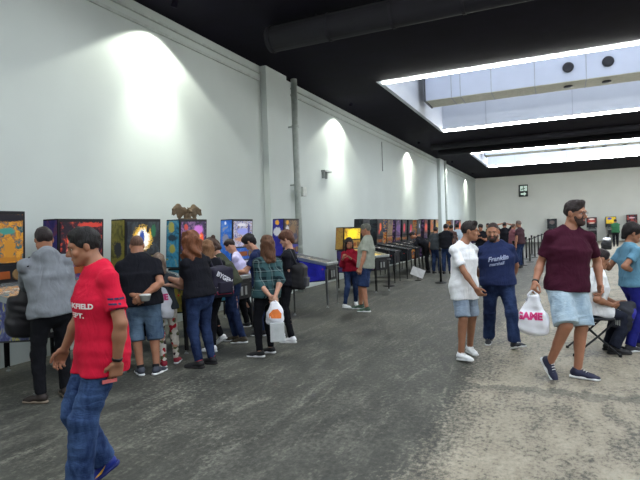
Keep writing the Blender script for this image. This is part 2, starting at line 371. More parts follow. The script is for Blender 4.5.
# ------------------------------------------------------------------ people
SK = dict(fair=(190,144,122), tan=(160,112,88), olive=(148,104,80), pale=(205,165,145))
def person(label, feet, face, H, pel, neck, head, hands, elbows=(None, None), sh_face=None, head_face=None, head_pitch=0., head_roll=0.,
           foot_yaw=(0, 0), foot_pitch=(0, 0), lift=(0, 0), w=1., belly=0., skin_c='olive', hair='short', hair_c=(35,28,25),
           top=None, bottom=None, shoes=None, curl=(.5, .5), thumb=(None, None), h=.008, sex='m', beard=None, far=False, group=None, sw=1., seat=False, knees=(None, None), brows=True):
    """feet: pixels of the two ankles' ground points (left, right) ; pel/neck/head/hands: (px, py, extra depth)"""
    s = H/1.75
    G = [ground(*f) for f in feet]; mid = (G[0]+G[1])/2
    if seat: mid = ground(*seat)
    dep = depth_of(mid)
    los = unit([mid[0], mid[1], 0]); 
    def dirn(a):
        t = -math.radians(a); return A([los[0]*math.cos(t)-los[1]*math.sin(t), los[0]*math.sin(t)+los[1]*math.cos(t), 0])
    fw = dirn(face); rz = math.atan2(-fw[0], fw[1]); Rw = np.array(Matrix.Rotation(rz, 3, 'Z'))
    def loc(p): return Rw.T@(p-mid)
    def PT(q): return loc(atdepth(q[0], q[1], dep+(q[2] if len(q) > 2 else 0.)))
    def ld(a): return Rw.T@dirn(a)
    F = A([0, 1, 0]); Rr = A([1, 0, 0])
    P = PT(pel); N = PT(neck); C = PT(head)
    if not seat: P[2] = (.905-.012*min(3, abs(loc(G[0])-loc(G[1]))[1]/.2))*s
    TL = np.linalg.norm(N-P)
    if not seat and not (.46*s < TL < .56*s): N = P+(N-P)/TL*min(max(TL, .47*s), .55*s)
    HD = np.linalg.norm(C-N)
    if not (.15*s < HD < .2*s): C = N+(C-N)/HD*min(max(HD, .155*s), .195*s)
    print('DIAG', label[:40], 'torso %.2f head %.2f | pel z %.2f neck z %.2f (1.44) head z %.2f (1.62)' % (TL/s, HD/s, P[2]/s, N[2]/s, C[2]/s)); SF = ld(sh_face) if sh_face is not None else F; SR = A([SF[1], -SF[0], 0])
    U = unit(N-P); SF = unit(SF-U*(SF@U)); SR = unit(np.cross(SF, U)); PF = F; PR = Rr
    # torso
    L = np.linalg.norm(N-P); ch = P+(N-P)*.62+SF*.012*s; wa = P+(N-P)*.3
    hw = (.172 if sex == 'm' else .18)*w; ww = (.15 if sex == 'm' else .135)*w; cw = (.172 if sex == 'm' else .155)*w
    shw = (.178 if sex == 'm' else .16)*s*(1+.35*(w-1))*sw
    shc = N-U*.055*s
    sh = [shc-SR*shw-U*.028*s, shc+SR*shw-U*.028*s]            # left, right
    tor = [cone(P-PR*.05*s, P+PR*.05*s, .118*w*s, .118*w*s, .04, PF, .88),
           cone(P, wa, hw*s*.94, ww*s, .04, SF, .72), cone(wa, ch, ww*s, cw*s, .05, SF, .72),
           cone(ch, N-U*.09*s, cw*s, .12*s*w, .05, SF, .66),
           cone(sh[0], sh[1], .048*s, .048*s, .03), cone(N+U*.005*s, sh[0], .042*s, .042*s, .03), cone(N+U*.005*s, sh[1], .042*s, .042*s, .03)]
    if sex == 'f': tor += [cone(ch-U*.01*s+SF*.07*s-SR*.07*s, ch-U*.02*s+SF*.085*s-SR*.07*s, .055*s, .05*s, .04), cone(ch-U*.01*s+SF*.07*s+SR*.07*s, ch-U*.02*s+SF*.085*s+SR*.07*s, .055*s, .05*s, .04)]
    if belly: tor += [ell(wa+SF*.05*s, np.array([SR, SF, U]), (.13*w*s, (.08+belly)*s, .16*s), .05)]
    # head
    hf = ld(head_face) if head_face is not None else F
    hr = unit(np.cross(hf, [0, 0, 1])); hf = rotm(hr, -math.radians(head_pitch))@hf; hu = np.cross(hr, hf)
    if head_roll:
        rr = rotm(hf, math.radians(head_roll)); hr = rr@hr; hu = rr@hu
    q = s if H > 1.6 else s*1.06
    HR = np.array([hr, hf, hu])
    def hp(x, y, z): return C+(hr*x+hf*y+hu*z)*q
    hd = [cone(N-U*.03*s, hp(0, -.018, -.05), .06*s*(.9 if sex == 'f' else 1.)*min(w, 1.15), .052*q, .025),
          ell(hp(0, -.012, .032), HR, A([.077, .096, .09])*q, .02), ell(hp(0, .018, -.03), HR, A([.064, .074, .088])*q, .025),
          cone(hp(-.022, .068, -.092), hp(.022, .068, -.092), .021*q, .021*q, .03), cone(hp(-.052, .01, -.06), hp(-.02, .065, -.09), .022*q, .018*q, .025), cone(hp(.052, .01, -.06), hp(.02, .065, -.09), .022*q, .018*q, .025),
          cone(hp(-.04, .078, .022), hp(.04, .078, .022), .014*q, .014*q, .018), cone(hp(0, .088, .008), hp(0, .112, -.03), .008*q, .013*q, .012),
          cone(hp(-.012, .098, -.036), hp(.012, .098, -.036), .009*q, .009*q, .008),
          cone(hp(-.045, .068, -.03), hp(-.045, .068, -.03), .018*q, .018*q, .02), cone(hp(.045, .068, -.03), hp(.045, .068, -.03), .018*q, .018*q, .02),
          ell(hp(-.031, .1, .002), HR, A([.02, .017, .012])*q, .012, 's'), ell(hp(.031, .1, .002), HR, A([.02, .017, .012])*q, .012, 's'),
          cone(hp(-.018, .088, -.058), hp(.018, .088, -.058), .008*q, .008*q, .006), cone(hp(-.015, .086, -.07), hp(.015, .086, -.07), .009*q, .009*q, .006),
          ell(hp(-.079, -.008, -.008), HR, A([.01, .018, .03])*q, .008), ell(hp(.079, -.008, -.008), HR, A([.011, .021, .033])*q, .008)]
    # arms
    def ik(a, b, l1, l2, hint):
        d = b-a; D = np.linalg.norm(d); mx = (l1+l2)*.995
        if D > mx: b = a+d/D*mx; D = mx; d = b-a
        x = (l1*l1-l2*l2+D*D)/(2*D); y = math.sqrt(max(l1*l1-x*x, 0)); n = d/D; hh = hint-n*(hint@n)
        return a+n*x+unit(hh)*y, b
    arm = []; cuts = []; AR = []
    for i in (0, 1):
        sg = -1 if i == 0 else 1
        wr = PT(hands[i]); S = sh[i]
        hint = (PT(elbows[i])-S) if elbows[i] is not None else (-SF*.7+SR*sg*.5-U*.3)
        E, Wr = ik(S, wr, .29*s, .25*s, hint); AR.append((S, E, Wr))
        aw = .5+.5*w
        arm += [cone(S, S-SR*sg*.01, .049*s*aw, .05*s*aw, .02), cone(S, E, .046*s*aw, .038*s*aw, .025), cone(E, E+(Wr-E)*.35, .038*s*aw, .041*s*aw, .015), cone(E+(Wr-E)*.3, Wr, .04*s*aw, .026*s, .015)]
        fd = unit(Wr-E); th = thumb[i] if thumb[i] is not None else (F*.8+A([0, 0, 1])*.5*(1-abs(fd[2])))
        th = A(th); tl = unit(th-fd*(fd@th)); nr = unit(np.cross(fd, tl))*(1 if i == 0 else -1)   # palm normal
        if (nr@(-SR*sg)) < 0 and thumb[i] is None: nr = -nr
        HB = np.array([tl, fd, nr]); cl = curl[i]
        hdv = fd
        arm += [rbox(Wr+hdv*.05*s, HB, A([.032, .035, .005])*s, .009*s, .02), ]
        if far: arm += [cone(Wr+hdv*.09*s, Wr+hdv*.16*s+nr*.03*s, .02*s, .014*s, .02, nr, .6)]
        else:
            for j, (o, ln) in enumerate(((.03, .9), (.0105, 1.), (-.0095, .94), (-.029, .74))):
                b0 = Wr+hdv*(.082-.004*abs(j-1))*s+tl*o*s; ang = .25+cl*.7+j*.05; p0 = b0; spread = tl*(o*.9)
                for k, sl in enumerate((.042, .027, .02)):
                    dv = unit(hdv*math.cos(ang)+nr*math.sin(ang)+spread); p1 = p0+dv*sl*ln*s
                    arm.append(cone(p0, p1, (.0098-.0009*k)*s, (.0094-.0009*k)*s, .004)); p0 = p1; ang += .25+cl*.65
            t0 = Wr+hdv*.02*s+tl*.025*s; t1 = t0+unit(hdv*.6+tl*.7+nr*.35)*.042*s; t2 = t1+unit(hdv*.9+tl*.25+nr*.4)*.03*s; t3 = t2+unit(hdv*.95+nr*.4)*.024*s
            arm += [cone(t0, t1, .014*s, .012*s, .012), cone(t1, t2, .0115*s, .0105*s, .004), cone(t2, t3, .0105*s, .009*s, .004)]
    # legs
    leg = []; LG = []
    for i in (0, 1):
        sg = -1 if i == 0 else 1
        fy = math.radians(foot_yaw[i]); ff = A([math.sin(fy), math.cos(fy), 0]); fr = A([ff[1], -ff[0], 0]); pt = math.radians(foot_pitch[i])
        g = loc(G[i])+A([0, 0, lift[i]]); ft = rotm(fr, -pt); f2 = ft@ff; u2 = ft@A([0, 0, 1])
        # pitch about the ball of the foot (toe down) or the heel (toe up)
        piv = g+ff*.14*s if pt > 0 else g-ff*.05*s
        org = piv+ft@(g-piv); ank = org+u2*.085*s
        hj = P+PR*sg*.088*s*(.6+.4*w)
        hint = (PT(knees[i])-hj) if knees[i] is not None else (ff*.5+F*.6)
        D = np.linalg.norm(ank-hj); bl = .41*s
        if D > 2*bl*.99: bl = D/2/.99
        Kn, ank = ik(hj, ank, bl, bl, hint)
        LG.append((hj, Kn, ank, org, f2, fr, u2)); lw = .55+.45*w
        sd = unit(Kn-hj); shd = unit(ank-Kn); bk = -unit(ff-shd*(ff@shd))
        leg += [cone(hj, Kn, .088*s*lw, .056*s*lw, .03), cone(Kn, ank, .052*s*lw, .037*s, .02), cone(Kn+(ank-Kn)*.15+bk*.012*s, Kn+(ank-Kn)*.5+bk*.012*s, .05*s*lw, .036*s, .03),
                cone(org+u2*.045*s-f2*.03*s, org+f2*.13*s+u2*.03*s, .032*s, .022*s, .02, u2, .8)]
    m_skin = skin('skin_'+skin_c, SK[skin_c])
    body = sdfobj('person', tor+hd+arm+leg, h, m_skin); body.location = mid; body.rotation_euler = (0, 0, rz)
    tag(body, label, 'person', group)
    hc = min(h*1.25, .02)
    # eyes, brows
    if not far:
        ew = M('eye_white', (225,220,215), .3); ei = M('iris_brown', (45,30,22), .25)
        for sgn in (-1, 1):
            e = sdfobj('eye', [ell(hp(sgn*.031, .073, .002), HR, A([.013, .011, .0075])*q, .001)], .0035, ew, body)
            sdfobj('iris', [ell(hp(sgn*.031, .0815, .002), HR, A([.0062, .004, .0062])*q, .001)], .002, ei, e)
        if brows: sdfobj('eyebrows', [cone(hp(sg*.016, .095, .02), hp(sg*.046, .083, .022), .005*q, .004*q, .002) for sg in (-1, 1)], .003, hairm('hair_%d_%d_%d' % hair_c, hair_c), body)
        sdfobj('lips', [cone(hp(-.016, .094, -.0635), hp(.016, .094, -.0635), .0055*q, .0055*q, .004, hu, 1.2)], .003, M('lips', (150,85,78), .5), body)
    # hair
    hm = hairm('hair_%d_%d_%d' % hair_c, hair_c)
    if hair:
        cap = [ell(hp(0, -.014, .034), HR, A([.0815, .1, .094])*q, .01)]; dsp = hairy(.003*q, 1)
        if hair == 'buzz':
            pr = [ell(hp(0, -.014, .034), HR, A([.0785, .0985, .0925])*q, .01), cut(hp(0, .05, .06), hf*.6-hu*.75)]; dsp = hairy(.001)
        elif hair in ('short', 'quiff'):
            pr = cap+[ell(hp(0, .012, .088), HR, A([.058, .068, .036])*q, .025)]
            if hair == 'quiff': pr += [cone(hp(-.028, .052, .108), hp(.028, .055, .108), .024*q, .024*q, .025)]
            pr += [ell(hp(0, .115, .012), HR, A([.068, .052, .066])*q, .01, 's'), cut(hp(0, .095, .045), hf*.56-hu*.82)]; dsp = hairy(.0045*q, 1.3)
        elif hair == 'mop':
            pr = [ell(hp(0, -.01, .045), HR, A([.095, .115, .1])*q, .02), ell(hp(0, .06, .06), HR, A([.07, .05, .045])*q, .03), cone(hp(0, -.075, -.02), hp(0, -.075, -.06), .05*q, .04*q, .03),
                  ell(hp(0, .125, -.02), HR, A([.064, .06, .066])*q, .01, 's'), cut(hp(0, .085, .0), hf*.6-hu*.8)]; dsp = hairy(.008*q, .9)
        elif hair in ('long', 'curly', 'bob', 'bun'):
            b = .016 if hair == 'curly' else .0
            ln = {'long': -.23, 'curly': -.2, 'bob': -.13, 'bun': -.06}[hair]
            dn = A([0, 0, 1.]) if hair != 'bun' else hu
            pr = [ell(hp(0, -.016, .036), HR, A([.09+b, .106+b, .1+b])*q, .01)]
            for ax, ay, aw in ((-.06, -.04, .04), (.06, -.04, .04), (-.03, -.08, .045), (.03, -.08, .045), (0, -.085, .045), (-.073, .005, .028), (.073, .005, .028)):
                k0 = hp(ax, ay, 0); k1 = hp(ax*1.25, ay*1.15, -.02)+dn*ln*q*(1 if ay < 0 else .85)
                pr.append(cone(k0, k1, (aw+b)*q, (aw*.8+b)*q, .03))
            pr += [ell(hp(0, .11, -.035), HR, A([.056, .065, .085])*q, .01, 's')]
            if hair == 'bun': pr += [ell(hp(.0, -.1, .1), HR, A([.036, .036, .034])*q, .01)]
            dsp = hairy(.022*q if hair == 'curly' else .008*q, .75 if hair == 'curly' else 1.)
        ho = sdfobj('hair', pr, min(max(h*.8, .005), .014), hm, body, dsp)
    if beard:
        sdfobj('beard', [ell(hp(0, .022, -.05), HR, A([.068, .078, .074])*q, .01), cone(hp(-.02, .073, -.094), hp(.02, .073, -.094), .026*q, .026*q, .03), cut(hp(0, 0, -.028), hu*.9-hf*.25),
                         ell(hp(0, .11, -.058), HR, A([.022, .03, .01])*q, .006, 's'), cut(hp(0, .0, 0), -hf)], .006, M('beard_%d' % beard[0], beard, .85, var=.3, scale=60), body, hairy(.0015))
    ret = dict(body=body, mid=mid, Rw=Rw, hp=hp, HR=HR, PT=PT, N=N, P=P, C=C, SF=SF, SR=SR, U=U, AR=AR, LG=LG, s=s, q=q, ch=ch, wa=wa, sh=sh, shc=shc, dep=dep, cw=cw, ww=ww, hw=hw)
    # top garment: dict(m, sleeve (0..1 upper arm, 1..2 forearm), hem (m below pelvis joint), ease, name)
    if top:
        ez = top.get('ease', .018)*s; hem = top.get('hem', .03)*s; sl = top.get('sleeve', .62); fl = top.get('flare', 0.)*s
        lowc = P-U*hem; pr = [cone(lowc, wa, hw*s*.98+ez+fl, max(ww*s+ez*1.5, hw*s*.86+ez), .03, SF, .76, cap=True), cone(wa-U*.03*s, ch, max(ww*s+ez*1.4, hw*s*.85+ez), cw*s+ez, .04, SF, .76, cap=True)]
        def infl(L, e): return [dict(q_, ra=q_['ra']+e, rb=q_['rb']+e) if q_['t'] == 'c' else dict(q_, rad=q_['rad']+e) for q_ in L if q_['op'] == 'u']
        pr = infl(tor[:2], .032*s)+[cone(P-PR*.045*s, P+PR*.045*s, .125*w*s+.026*s, .125*w*s+.026*s, .04, PF, .95), cone(P, P+(N-P)*.16, hw*s*.97+.022*s, ww*s*1.03+.026*s, .03, PF, .8)]+infl(tor[2:], .009*s)+infl([cone(hj, hj+(Kn-hj)*.4, .088*s*(.55+.45*w), .08*s*(.55+.45*w), .04) for (hj, Kn, *_r) in LG], .03*s)+pr+[cut(lowc, -U)]
        if sex == 'f': pr += [cone(ch-U*.015*s+SF*.075*s-SR*.06*s, ch-U*.015*s+SF*.075*s+SR*.06*s, .062*s, .062*s, .04)]
        pr += [cone(ch, N-U*.085*s, cw*s+ez, .125*s*w, .05, SF, .7), cone(sh[0], sh[1], .054*s, .054*s, .02),
               cone(N-U*.015*s, sh[0], .046*s, .05*s, .02), cone(N-U*.015*s, sh[1], .046*s, .05*s, .02)]
        aw = .5+.5*w
        if sl > 0:
            for (S, E, Wr) in AR:
                if sl <= 1:
                    e = S+(E-S)*sl; pr.append(cone(S, e, .053*s*aw, .056*s*aw+ez*.3, .03, cap=True)); pr.append(cone(S, S, .054*s*aw, .054*s*aw, .02))
                else:
                    e = E+(Wr-E)*(sl-1); pr += [cone(S, E, .064*s*aw, .056*s*aw, .03), cone(S, S, .064*s*aw, .064*s*aw, .03), cone(E, e, .056*s*aw, .042*s, .03, cap=True), cone(E, E, .056*s*aw, .056*s*aw, .02)]
        pr += [cone(N+U*.02*s+SF*.02*s, N+U*.2*s+SF*.02*s, .062*s, .075*s, .01, op='s')] if not top.get('hood') else []
        if top.get('hood'): pr += [cone(N-SF*.05*s-SR*.07*s+U*.0, N-SF*.05*s+SR*.07*s, .05*s, .05*s, .04), cone(N-SF*.07*s, N-SF*.1*s-U*.1*s, .085*s, .045*s, .04, SF, .6), cone(N+SF*.03*s-SR*.06*s, N+SF*.06*s-U*.05*s, .03*s, .03*s, .03), cone(N+SF*.03*s+SR*.06*s, N+SF*.06*s-U*.05*s, .03*s, .03*s, .03)]
        t = sdfobj(top.get('name', 'shirt'), pr, hc, top['m'], body, wrinkle(top.get('wr', .004), 1, len(label)))
        ret['top'] = t
        if top.get('collar'):
            ret['collar'] = sdfobj('collar', [cone(N-U*.03*s+SF*.0, N+U*.028*s, .1*s, .07*s, .004, cap=True), cone(N-U*.1*s, N+U*.2*s, .06*s, .058*s, .004, op='s')], .006, top['collar'], t)
    if bottom:
        ez = bottom.get('ease', .012)*s; ln = bottom.get('len', 2.); lw = .55+.45*w
        wt_ = P+(N-P)*.2
        pr = [dict(q_, ra=q_['ra']+.01*s, rb=q_['rb']+.01*s) for q_ in tor[:2]]+[cut(wt_, U)]+[cone(P-PR*.045*s, P+PR*.045*s, .125*w*s+ez*.5, .125*w*s+ez*.5, .04, PF, .9), cone(P, P+(N-P)*.16, hw*s*.97+ez*.4, ww*s*1.03+ez*.4, .03, PF, .76, cap=True)]
        for (hj, Kn, an, org, f2, fr, u2) in LG:
            if ln <= 1:
                e = hj+(Kn-hj)*ln; pr += [cone(hj, hj, .096*s*lw+ez*.4, .096*s*lw+ez*.4, .03), cone(hj, e, .092*s*lw+ez*.4, (.074+bottom.get('flare', .012))*s*lw+ez*.5, .035, cap=True)]
            elif ln < 1.5:
                e = Kn+(an-Kn)*(ln-1); pr += [cone(hj, Kn, .098*s*lw+ez*.5, .075*s*lw+ez, .035), cone(Kn, e, .075*s*lw+ez, .072*s*lw+ez, .03, cap=True)]
            else:
                e = Kn+(an-Kn)*(ln-1)*.99; pr += [cone(hj, Kn, .096*s*lw+ez*.4, .06*s*lw+ez*.7, .035), cone(Kn, e, .059*s*lw+ez*.7, .043*s+ez*bottom.get('cuff', 1.1), .03, cap=True), cone(Kn+(an-Kn)*.1, Kn+(an-Kn)*.45, .057*s*lw+ez*.6, .046*s+ez*.6, .03)]
        kn = (LG[0][1]+LG[1][1])/2; dv = kn-P; pr.append(cone(P+dv*.34, P+dv*1.25, .005*s, .012*s, .012, PF, 14., op='s'))
        ret['bottom'] = sdfobj(bottom.get('name', 'trousers'), pr, hc, bottom['m'], body, wrinkle(bottom.get('wr', .005), 1.1, len(label)+3, 2.))
    if shoes:
        for (hj, Kn, an, org, f2, fr, u2) in LG:
            fp = lambda x, y, z: org+(fr*x+f2*y+u2*z)*s
            FR = np.array([fr, f2, u2])
            up = [cone(fp(0, -.035, .05), fp(0, .0, .055), .037*s, .04*s, .02), cone(fp(0, .0, .055), fp(0, .125, .035), .04*s, .034*s, .03, u2, .85), cone(fp(0, .1, .03), fp(0, .165, .026), .041*s, .032*s, .02, u2, .62),
                  cone(fp(0, -.015, .06), fp(0, -.01, .1 if not shoes.get('low') else .082), .04*s, .038*s, .02, cap=True), cut(fp(0, 0, .016), -u2)]
            so = sdfobj('shoe', up, max(.006, h*.8), shoes['m'], body, None)
            sl = [cone(fp(0, -.04, .014), fp(0, .05, .014), .04*s, .038*s, .03, u2, .5), cone(fp(0, .05, .014), fp(0, .155, .014), .04*s, .044*s, .03, u2, .4), cut(fp(0, 0, .001), -u2), cut(fp(0, 0, .028), u2)]
            sdfobj('sole', sl, max(.005, h*.7), shoes.get('sole', shoes['m']), so)
            if shoes.get('sock') and not far: sdfobj('sock', [cone(fp(0, -.012, .06), fp(0, -.012, .06)+(Kn-an)*shoes.get('sockh', .18), .041*s, .043*s, .01, cap=True)], .006, shoes['sock'], body)
            if not far and shoes.get('laces'):
                bm = bmesh.new()
                for k in range(4):
                    c = fp(0, .035+.022*k, .094-.011*k); bx = fr*.02*s
                    tube(bm, [c-bx, c+u2*.004, c+bx], .0035*s, 6)
                obj('laces', bm, shoes['laces'], so)
    return ret
def W(r, p): return r['Rw']@A(p)+r['mid']          # a person's local point in world space
# ------------------------------------------------------------------ setting
HT = 5.66; XL = -6.5; YE = 46.9; XR = 22.; YB = -9.
def floor_mat():
    m, nt, b = base('worn_concrete')
    tc = nn(nt, 'ShaderNodeTexCoord'); P = tc.outputs['Object']; sp = nn(nt, 'ShaderNodeSeparateXYZ'); nt.links.new(P, sp.inputs[0]); X, Y = sp.outputs[0], sp.outputs[1]
    def mp(sx, sy, o=0.):
        q = nn(nt, 'ShaderNodeMapping'); q.inputs['Scale'].default_value = (sx, sy, 1); q.inputs['Location'].default_value = (o, o*.7, 0); nt.links.new(P, q.inputs[0]); return q.outputs[0]
    big = noise(nt, mp(.5, .3), 1.3, 4., .6, .3); mid = noise(nt, mp(1.6, .8, 4), 2.2, 6., .68, .4); fine = noise(nt, mp(3, 2.2, 9), 9., 6., .75); streak = noise(nt, mp(3.2, .8, 2), 2.2, 6., .75, .8); grit = noise(nt, mp(1, 1), 55., 3., .7)
    mf = mth(nt, 'ADD', mth(nt, 'MULTIPLY', mid, .42), mth(nt, 'ADD', mth(nt, 'MULTIPLY', fine, .4), mth(nt, 'MULTIPLY', streak, .18)))
    grey = ramp(nt, mf, [(.38, (46,47,46)), (.5, (76,77,72)), (.62, (112,112,104))])
    tan = ramp(nt, mf, [(.38, (108,103,91)), (.5, (148,141,126)), (.62, (180,173,156))])
    # paint worn off: pale concrete to the right of the joint line at x = -1.04
    e = mth(nt, 'ADD', X, 1.02); e = mth(nt, 'ADD', e, mth(nt, 'MULTIPLY', mth(nt, 'SUBTRACT', fine, .5), 1.5)); e = mth(nt, 'ADD', e, mth(nt, 'MULTIPLY', mth(nt, 'SUBTRACT', big, .5), 1.2))
    far = mth(nt, 'MULTIPLY', mth(nt, 'MAXIMUM', mth(nt, 'SUBTRACT', Y, 9.), 0.), -.05); e = mth(nt, 'ADD', e, far)
    k = mth(nt, 'MINIMUM', mth(nt, 'MAXIMUM', mth(nt, 'MULTIPLY', e, 2.6), 0.), 1.)
    # transverse darker joint near y = 5.5
    j = mth(nt, 'ABSOLUTE', mth(nt, 'ADD', mth(nt, 'SUBTRACT', Y, 5.35), mth(nt, 'MULTIPLY', mth(nt, 'SUBTRACT', mid, .5), .9)))
    j = mth(nt, 'MULTIPLY', mth(nt, 'LESS_THAN', j, .11), .6)
    # blotches of paint left in the worn part
    bl = ramp(nt, mth(nt, 'ADD', mth(nt, 'MULTIPLY', fine, .6), mth(nt, 'MULTIPLY', mid, .45)), [(.44, (0,0,0,1)), (.51, (1,1,1,1))])
    k2 = mth(nt, 'MULTIPLY', k, mth(nt, 'ADD', mth(nt, 'MULTIPLY', bl, .78), .22)); k2 = mth(nt, 'MULTIPLY', k2, mth(nt, 'SUBTRACT', 1., j))
    c = mixc(nt, k2, grey, tan)
    # pale scuffs and drag streaks along the hall on the grey paint
    sc = ramp(nt, mth(nt, 'ADD', mth(nt, 'MULTIPLY', streak, .75), mth(nt, 'MULTIPLY', fine, .35)), [(.6, (0,0,0,1)), (.7, (1,1,1,1))])
    c = mixc(nt, mth(nt, 'MULTIPLY', sc, .4), c, (150,148,136))
    sc2 = ramp(nt, mth(nt, 'ADD', mth(nt, 'MULTIPLY', fine, .7), mth(nt, 'MULTIPLY', big, .4)), [(.62, (0,0,0,1)), (.72, (1,1,1,1))])
    c = mixc(nt, mth(nt, 'MULTIPLY', sc2, .6), c, (150,149,138))
    # two thin lines parallel to the wall
    for x0, w_, o in ((-2.25, .02, .12), (-3.75, .04, .15)):
        l = mth(nt, 'LESS_THAN', mth(nt, 'ABSOLUTE', mth(nt, 'ADD', mth(nt, 'SUBTRACT', X, x0), mth(nt, 'MULTIPLY', mth(nt, 'SUBTRACT', mid, .5), .35))), w_)
        l = mth(nt, 'MULTIPLY', mth(nt, 'MULTIPLY', l, mth(nt, 'GREATER_THAN', fine, .47)), o); c = mixc(nt, l, c, (165,165,155))
    c = mixc(nt, mth(nt, 'MULTIPLY', grit, .35), c, (60,60,56), 'MULTIPLY')
    nt.links.new(c, b.inputs['Base Color'])
    r = ramp(nt, mid, [(.3, (.5,.5,.5,1)), (.7, (.72,.72,.72,1))]); nt.links.new(r, b.inputs['Roughness']); b.inputs['Specular IOR Level'].default_value = .3
    bm = nn(nt, 'ShaderNodeBump'); bm.inputs['Strength'].default_value = .25; bm.inputs['Distance'].default_value = .01; nt.links.new(mth(nt, 'ADD', fine, mth(nt, 'MULTIPLY', grit, .4)), bm.inputs['Height']); nt.links.new(bm.outputs[0], b.inputs['Normal'])
    return m
wallm = M('white_wall_paint', (198,206,204), .8, 0, .035, .7, .05, 30., spec=.2)
endm = M('end_wall_paint', (232,234,228), .8, 0, .04, .5, spec=.2)
blackm = M('black_ceiling_paint', (16,13,27), .9, 0, .25, 1.5, spec=.15)
darkduct = M('dark_duct_paint', (14,13,23), .85, .0, .2, 3.)
shaftm = M('white_shaft_panel', (182,187,196), .6, 0, .03, 1.)
tag(obj('floor', B(XL-.3, XR+.3, YB-.3, YE+.3, -.2, 0), floor_mat()), kind='structure')
tag(obj('wall_left', B(XL-.3, XL, YB, YE, 0, HT+.3), wallm), kind='structure')
tag(obj('wall_far', B(XL, XR, YE, YE+.3, 0, HT+.3), endm), kind='structure')
tag(obj('wall_right', B(XR, XR+.3, YB, YE, 0, HT+.3), wallm), kind='structure')
tag(obj('wall_back', B(XL, XR, YB-.3, YB, 0, HT+.3), wallm), kind='structure')
SKY = [(-2.2, 6.2), (13.85, 22.35), (29.9, 38.)]; SX0, SX1 = -4.35, 18.  # first skylight is out of view, continues the spacing, added for its light
bm = bmesh.new()
box(bm, XL, SX0-.12, YB, YE, HT, HT+.25); box(bm, SX1+.12, XR, YB, YE, HT, HT+.25)
ys = [YB]+[y for s_ in SKY for y in s_]+[YE]
for i in range(0, len(ys), 2): box(bm, SX0-.12, SX1+.12, ys[i]+(.12 if i else 0), ys[i+1]-(.12 if i+1 < len(ys)-1 else 0), HT, HT+.25)
tag(obj('ceiling', bm, blackm), kind='structure')
sky_glow = [lamp_mat('daylight_diffuser_%d' % i, (218,226,238), v) for i, v in enumerate((2.6, 2.9, 9.))]
for i, (a, b_) in enumerate(SKY):
    zt = 8.9; bm = bmesh.new(); t = .12
    box(bm, SX0-t, SX0, a-t, b_+t, HT+.0, zt); box(bm, SX1, SX1+t, a-t, b_+t, HT, zt); box(bm, SX0, SX1, a-t, a, HT, zt); box(bm, SX0, SX1, b_, b_+t, HT, zt)
    w = tag(obj('window_%d' % (i+1), bm, shaftm), kind='structure')
    tag(obj('panel_seam', (lambda m_: [box(m_, x, x+.02, b_-.012, b_, HT+.1, zt) for x in (-2.6, .6, 3.8, 7., 10.2, 13.4)] and m_)(bmesh.new()), M('seam_grey', (150,155,165), .7), w))
    tag(obj('skylight_pane', B(SX0, SX1, a, b_, zt, zt+.05), sky_glow[i], w))
# wall furniture of the left wall
bm = bmesh.new()
box(bm, XL, XL+.035, YB, 10.9, 5.28, 5.33); box(bm, XL, XL+.05, YB, 10.9, 5.46, 5.5); box(bm, XL, XL+.035, 12.5, 31., 5.28, 5.33); box(bm, XL, XL+.05, 12.5, 31., 5.46, 5.5); box(bm, XL, XL+.035, 32.4, YE, 5.28, 5.33); box(bm, XL, XL+.05, 32.4, YE, 5.46, 5.5)
tag(obj('trim_1', bm, M('trim_paint', (188,196,192), .7)), kind='structure')
tag(obj('trim_2', B(XL, XL+.16, 10.95, 12.0, 0, HT), wallm), kind='structure')
tag(obj('trim_3', B(XL, XL+.2, 31.1, 32.3, 0, HT), wallm), kind='structure')
def downpipe(y, label, zb=0.):
    t = tag(empty('drain_pipe', (XL, y, 0)), label, 'pipe')
    pm = M('pipe_paint', (176,184,180), .5)
    obj('pipe', tube(bmesh.new(), [(.22, 0, zb), (.22, 0, HT-.01)], .085, 16), pm, t, smooth=True)
    for z in (1.2, 2.85, 4.4):
        obj('pipe_clamp', lathe(bmesh.new(), [(.087, z-.03), (.1, z-.03), (.1, z+.03), (.087, z+.03)], 16, (.22, 0, 0)), pm, t)
        obj('wall_bracket', B(0, .14, -.02, .02, z-.02, z+.02), pm, t)
    return t
t = downpipe(12.3, 'pale vertical drain pipe beside the nearer wall pillar, with a junction box')
obj('junction_box', B(.12, .36, .06, .28, 2.55, 2.8), M('box_plastic', (205,210,205), .5), t, bevel=.015)
downpipe(32.5, 'pale vertical drain pipe beside the far wall pillar')
t = tag(empty('wall_bracket_shelf', (XL, 14.6, 3.4)), 'small grey metal bracket fixed high on the left wall', 'bracket')
gm = M('bracket_grey', (150,156,155), .5, .4)
obj('arm', B(0, .12, -.25, .3, .0, .05), gm, t); obj('strut', B(0, .08, -.22, -.18, -.2, 0), gm, t); obj('strut', B(0, .08, 0, .04, -.2, 0), gm, t)
t = tag(obj('wall_conduit', tube(bmesh.new(), [(XL+.03, 20.4, 3.95), (XL+.03, 20.4, 5.15)], .02, 8), gm), 'thin grey conduit running up the left wall beyond the bracket', 'conduit')
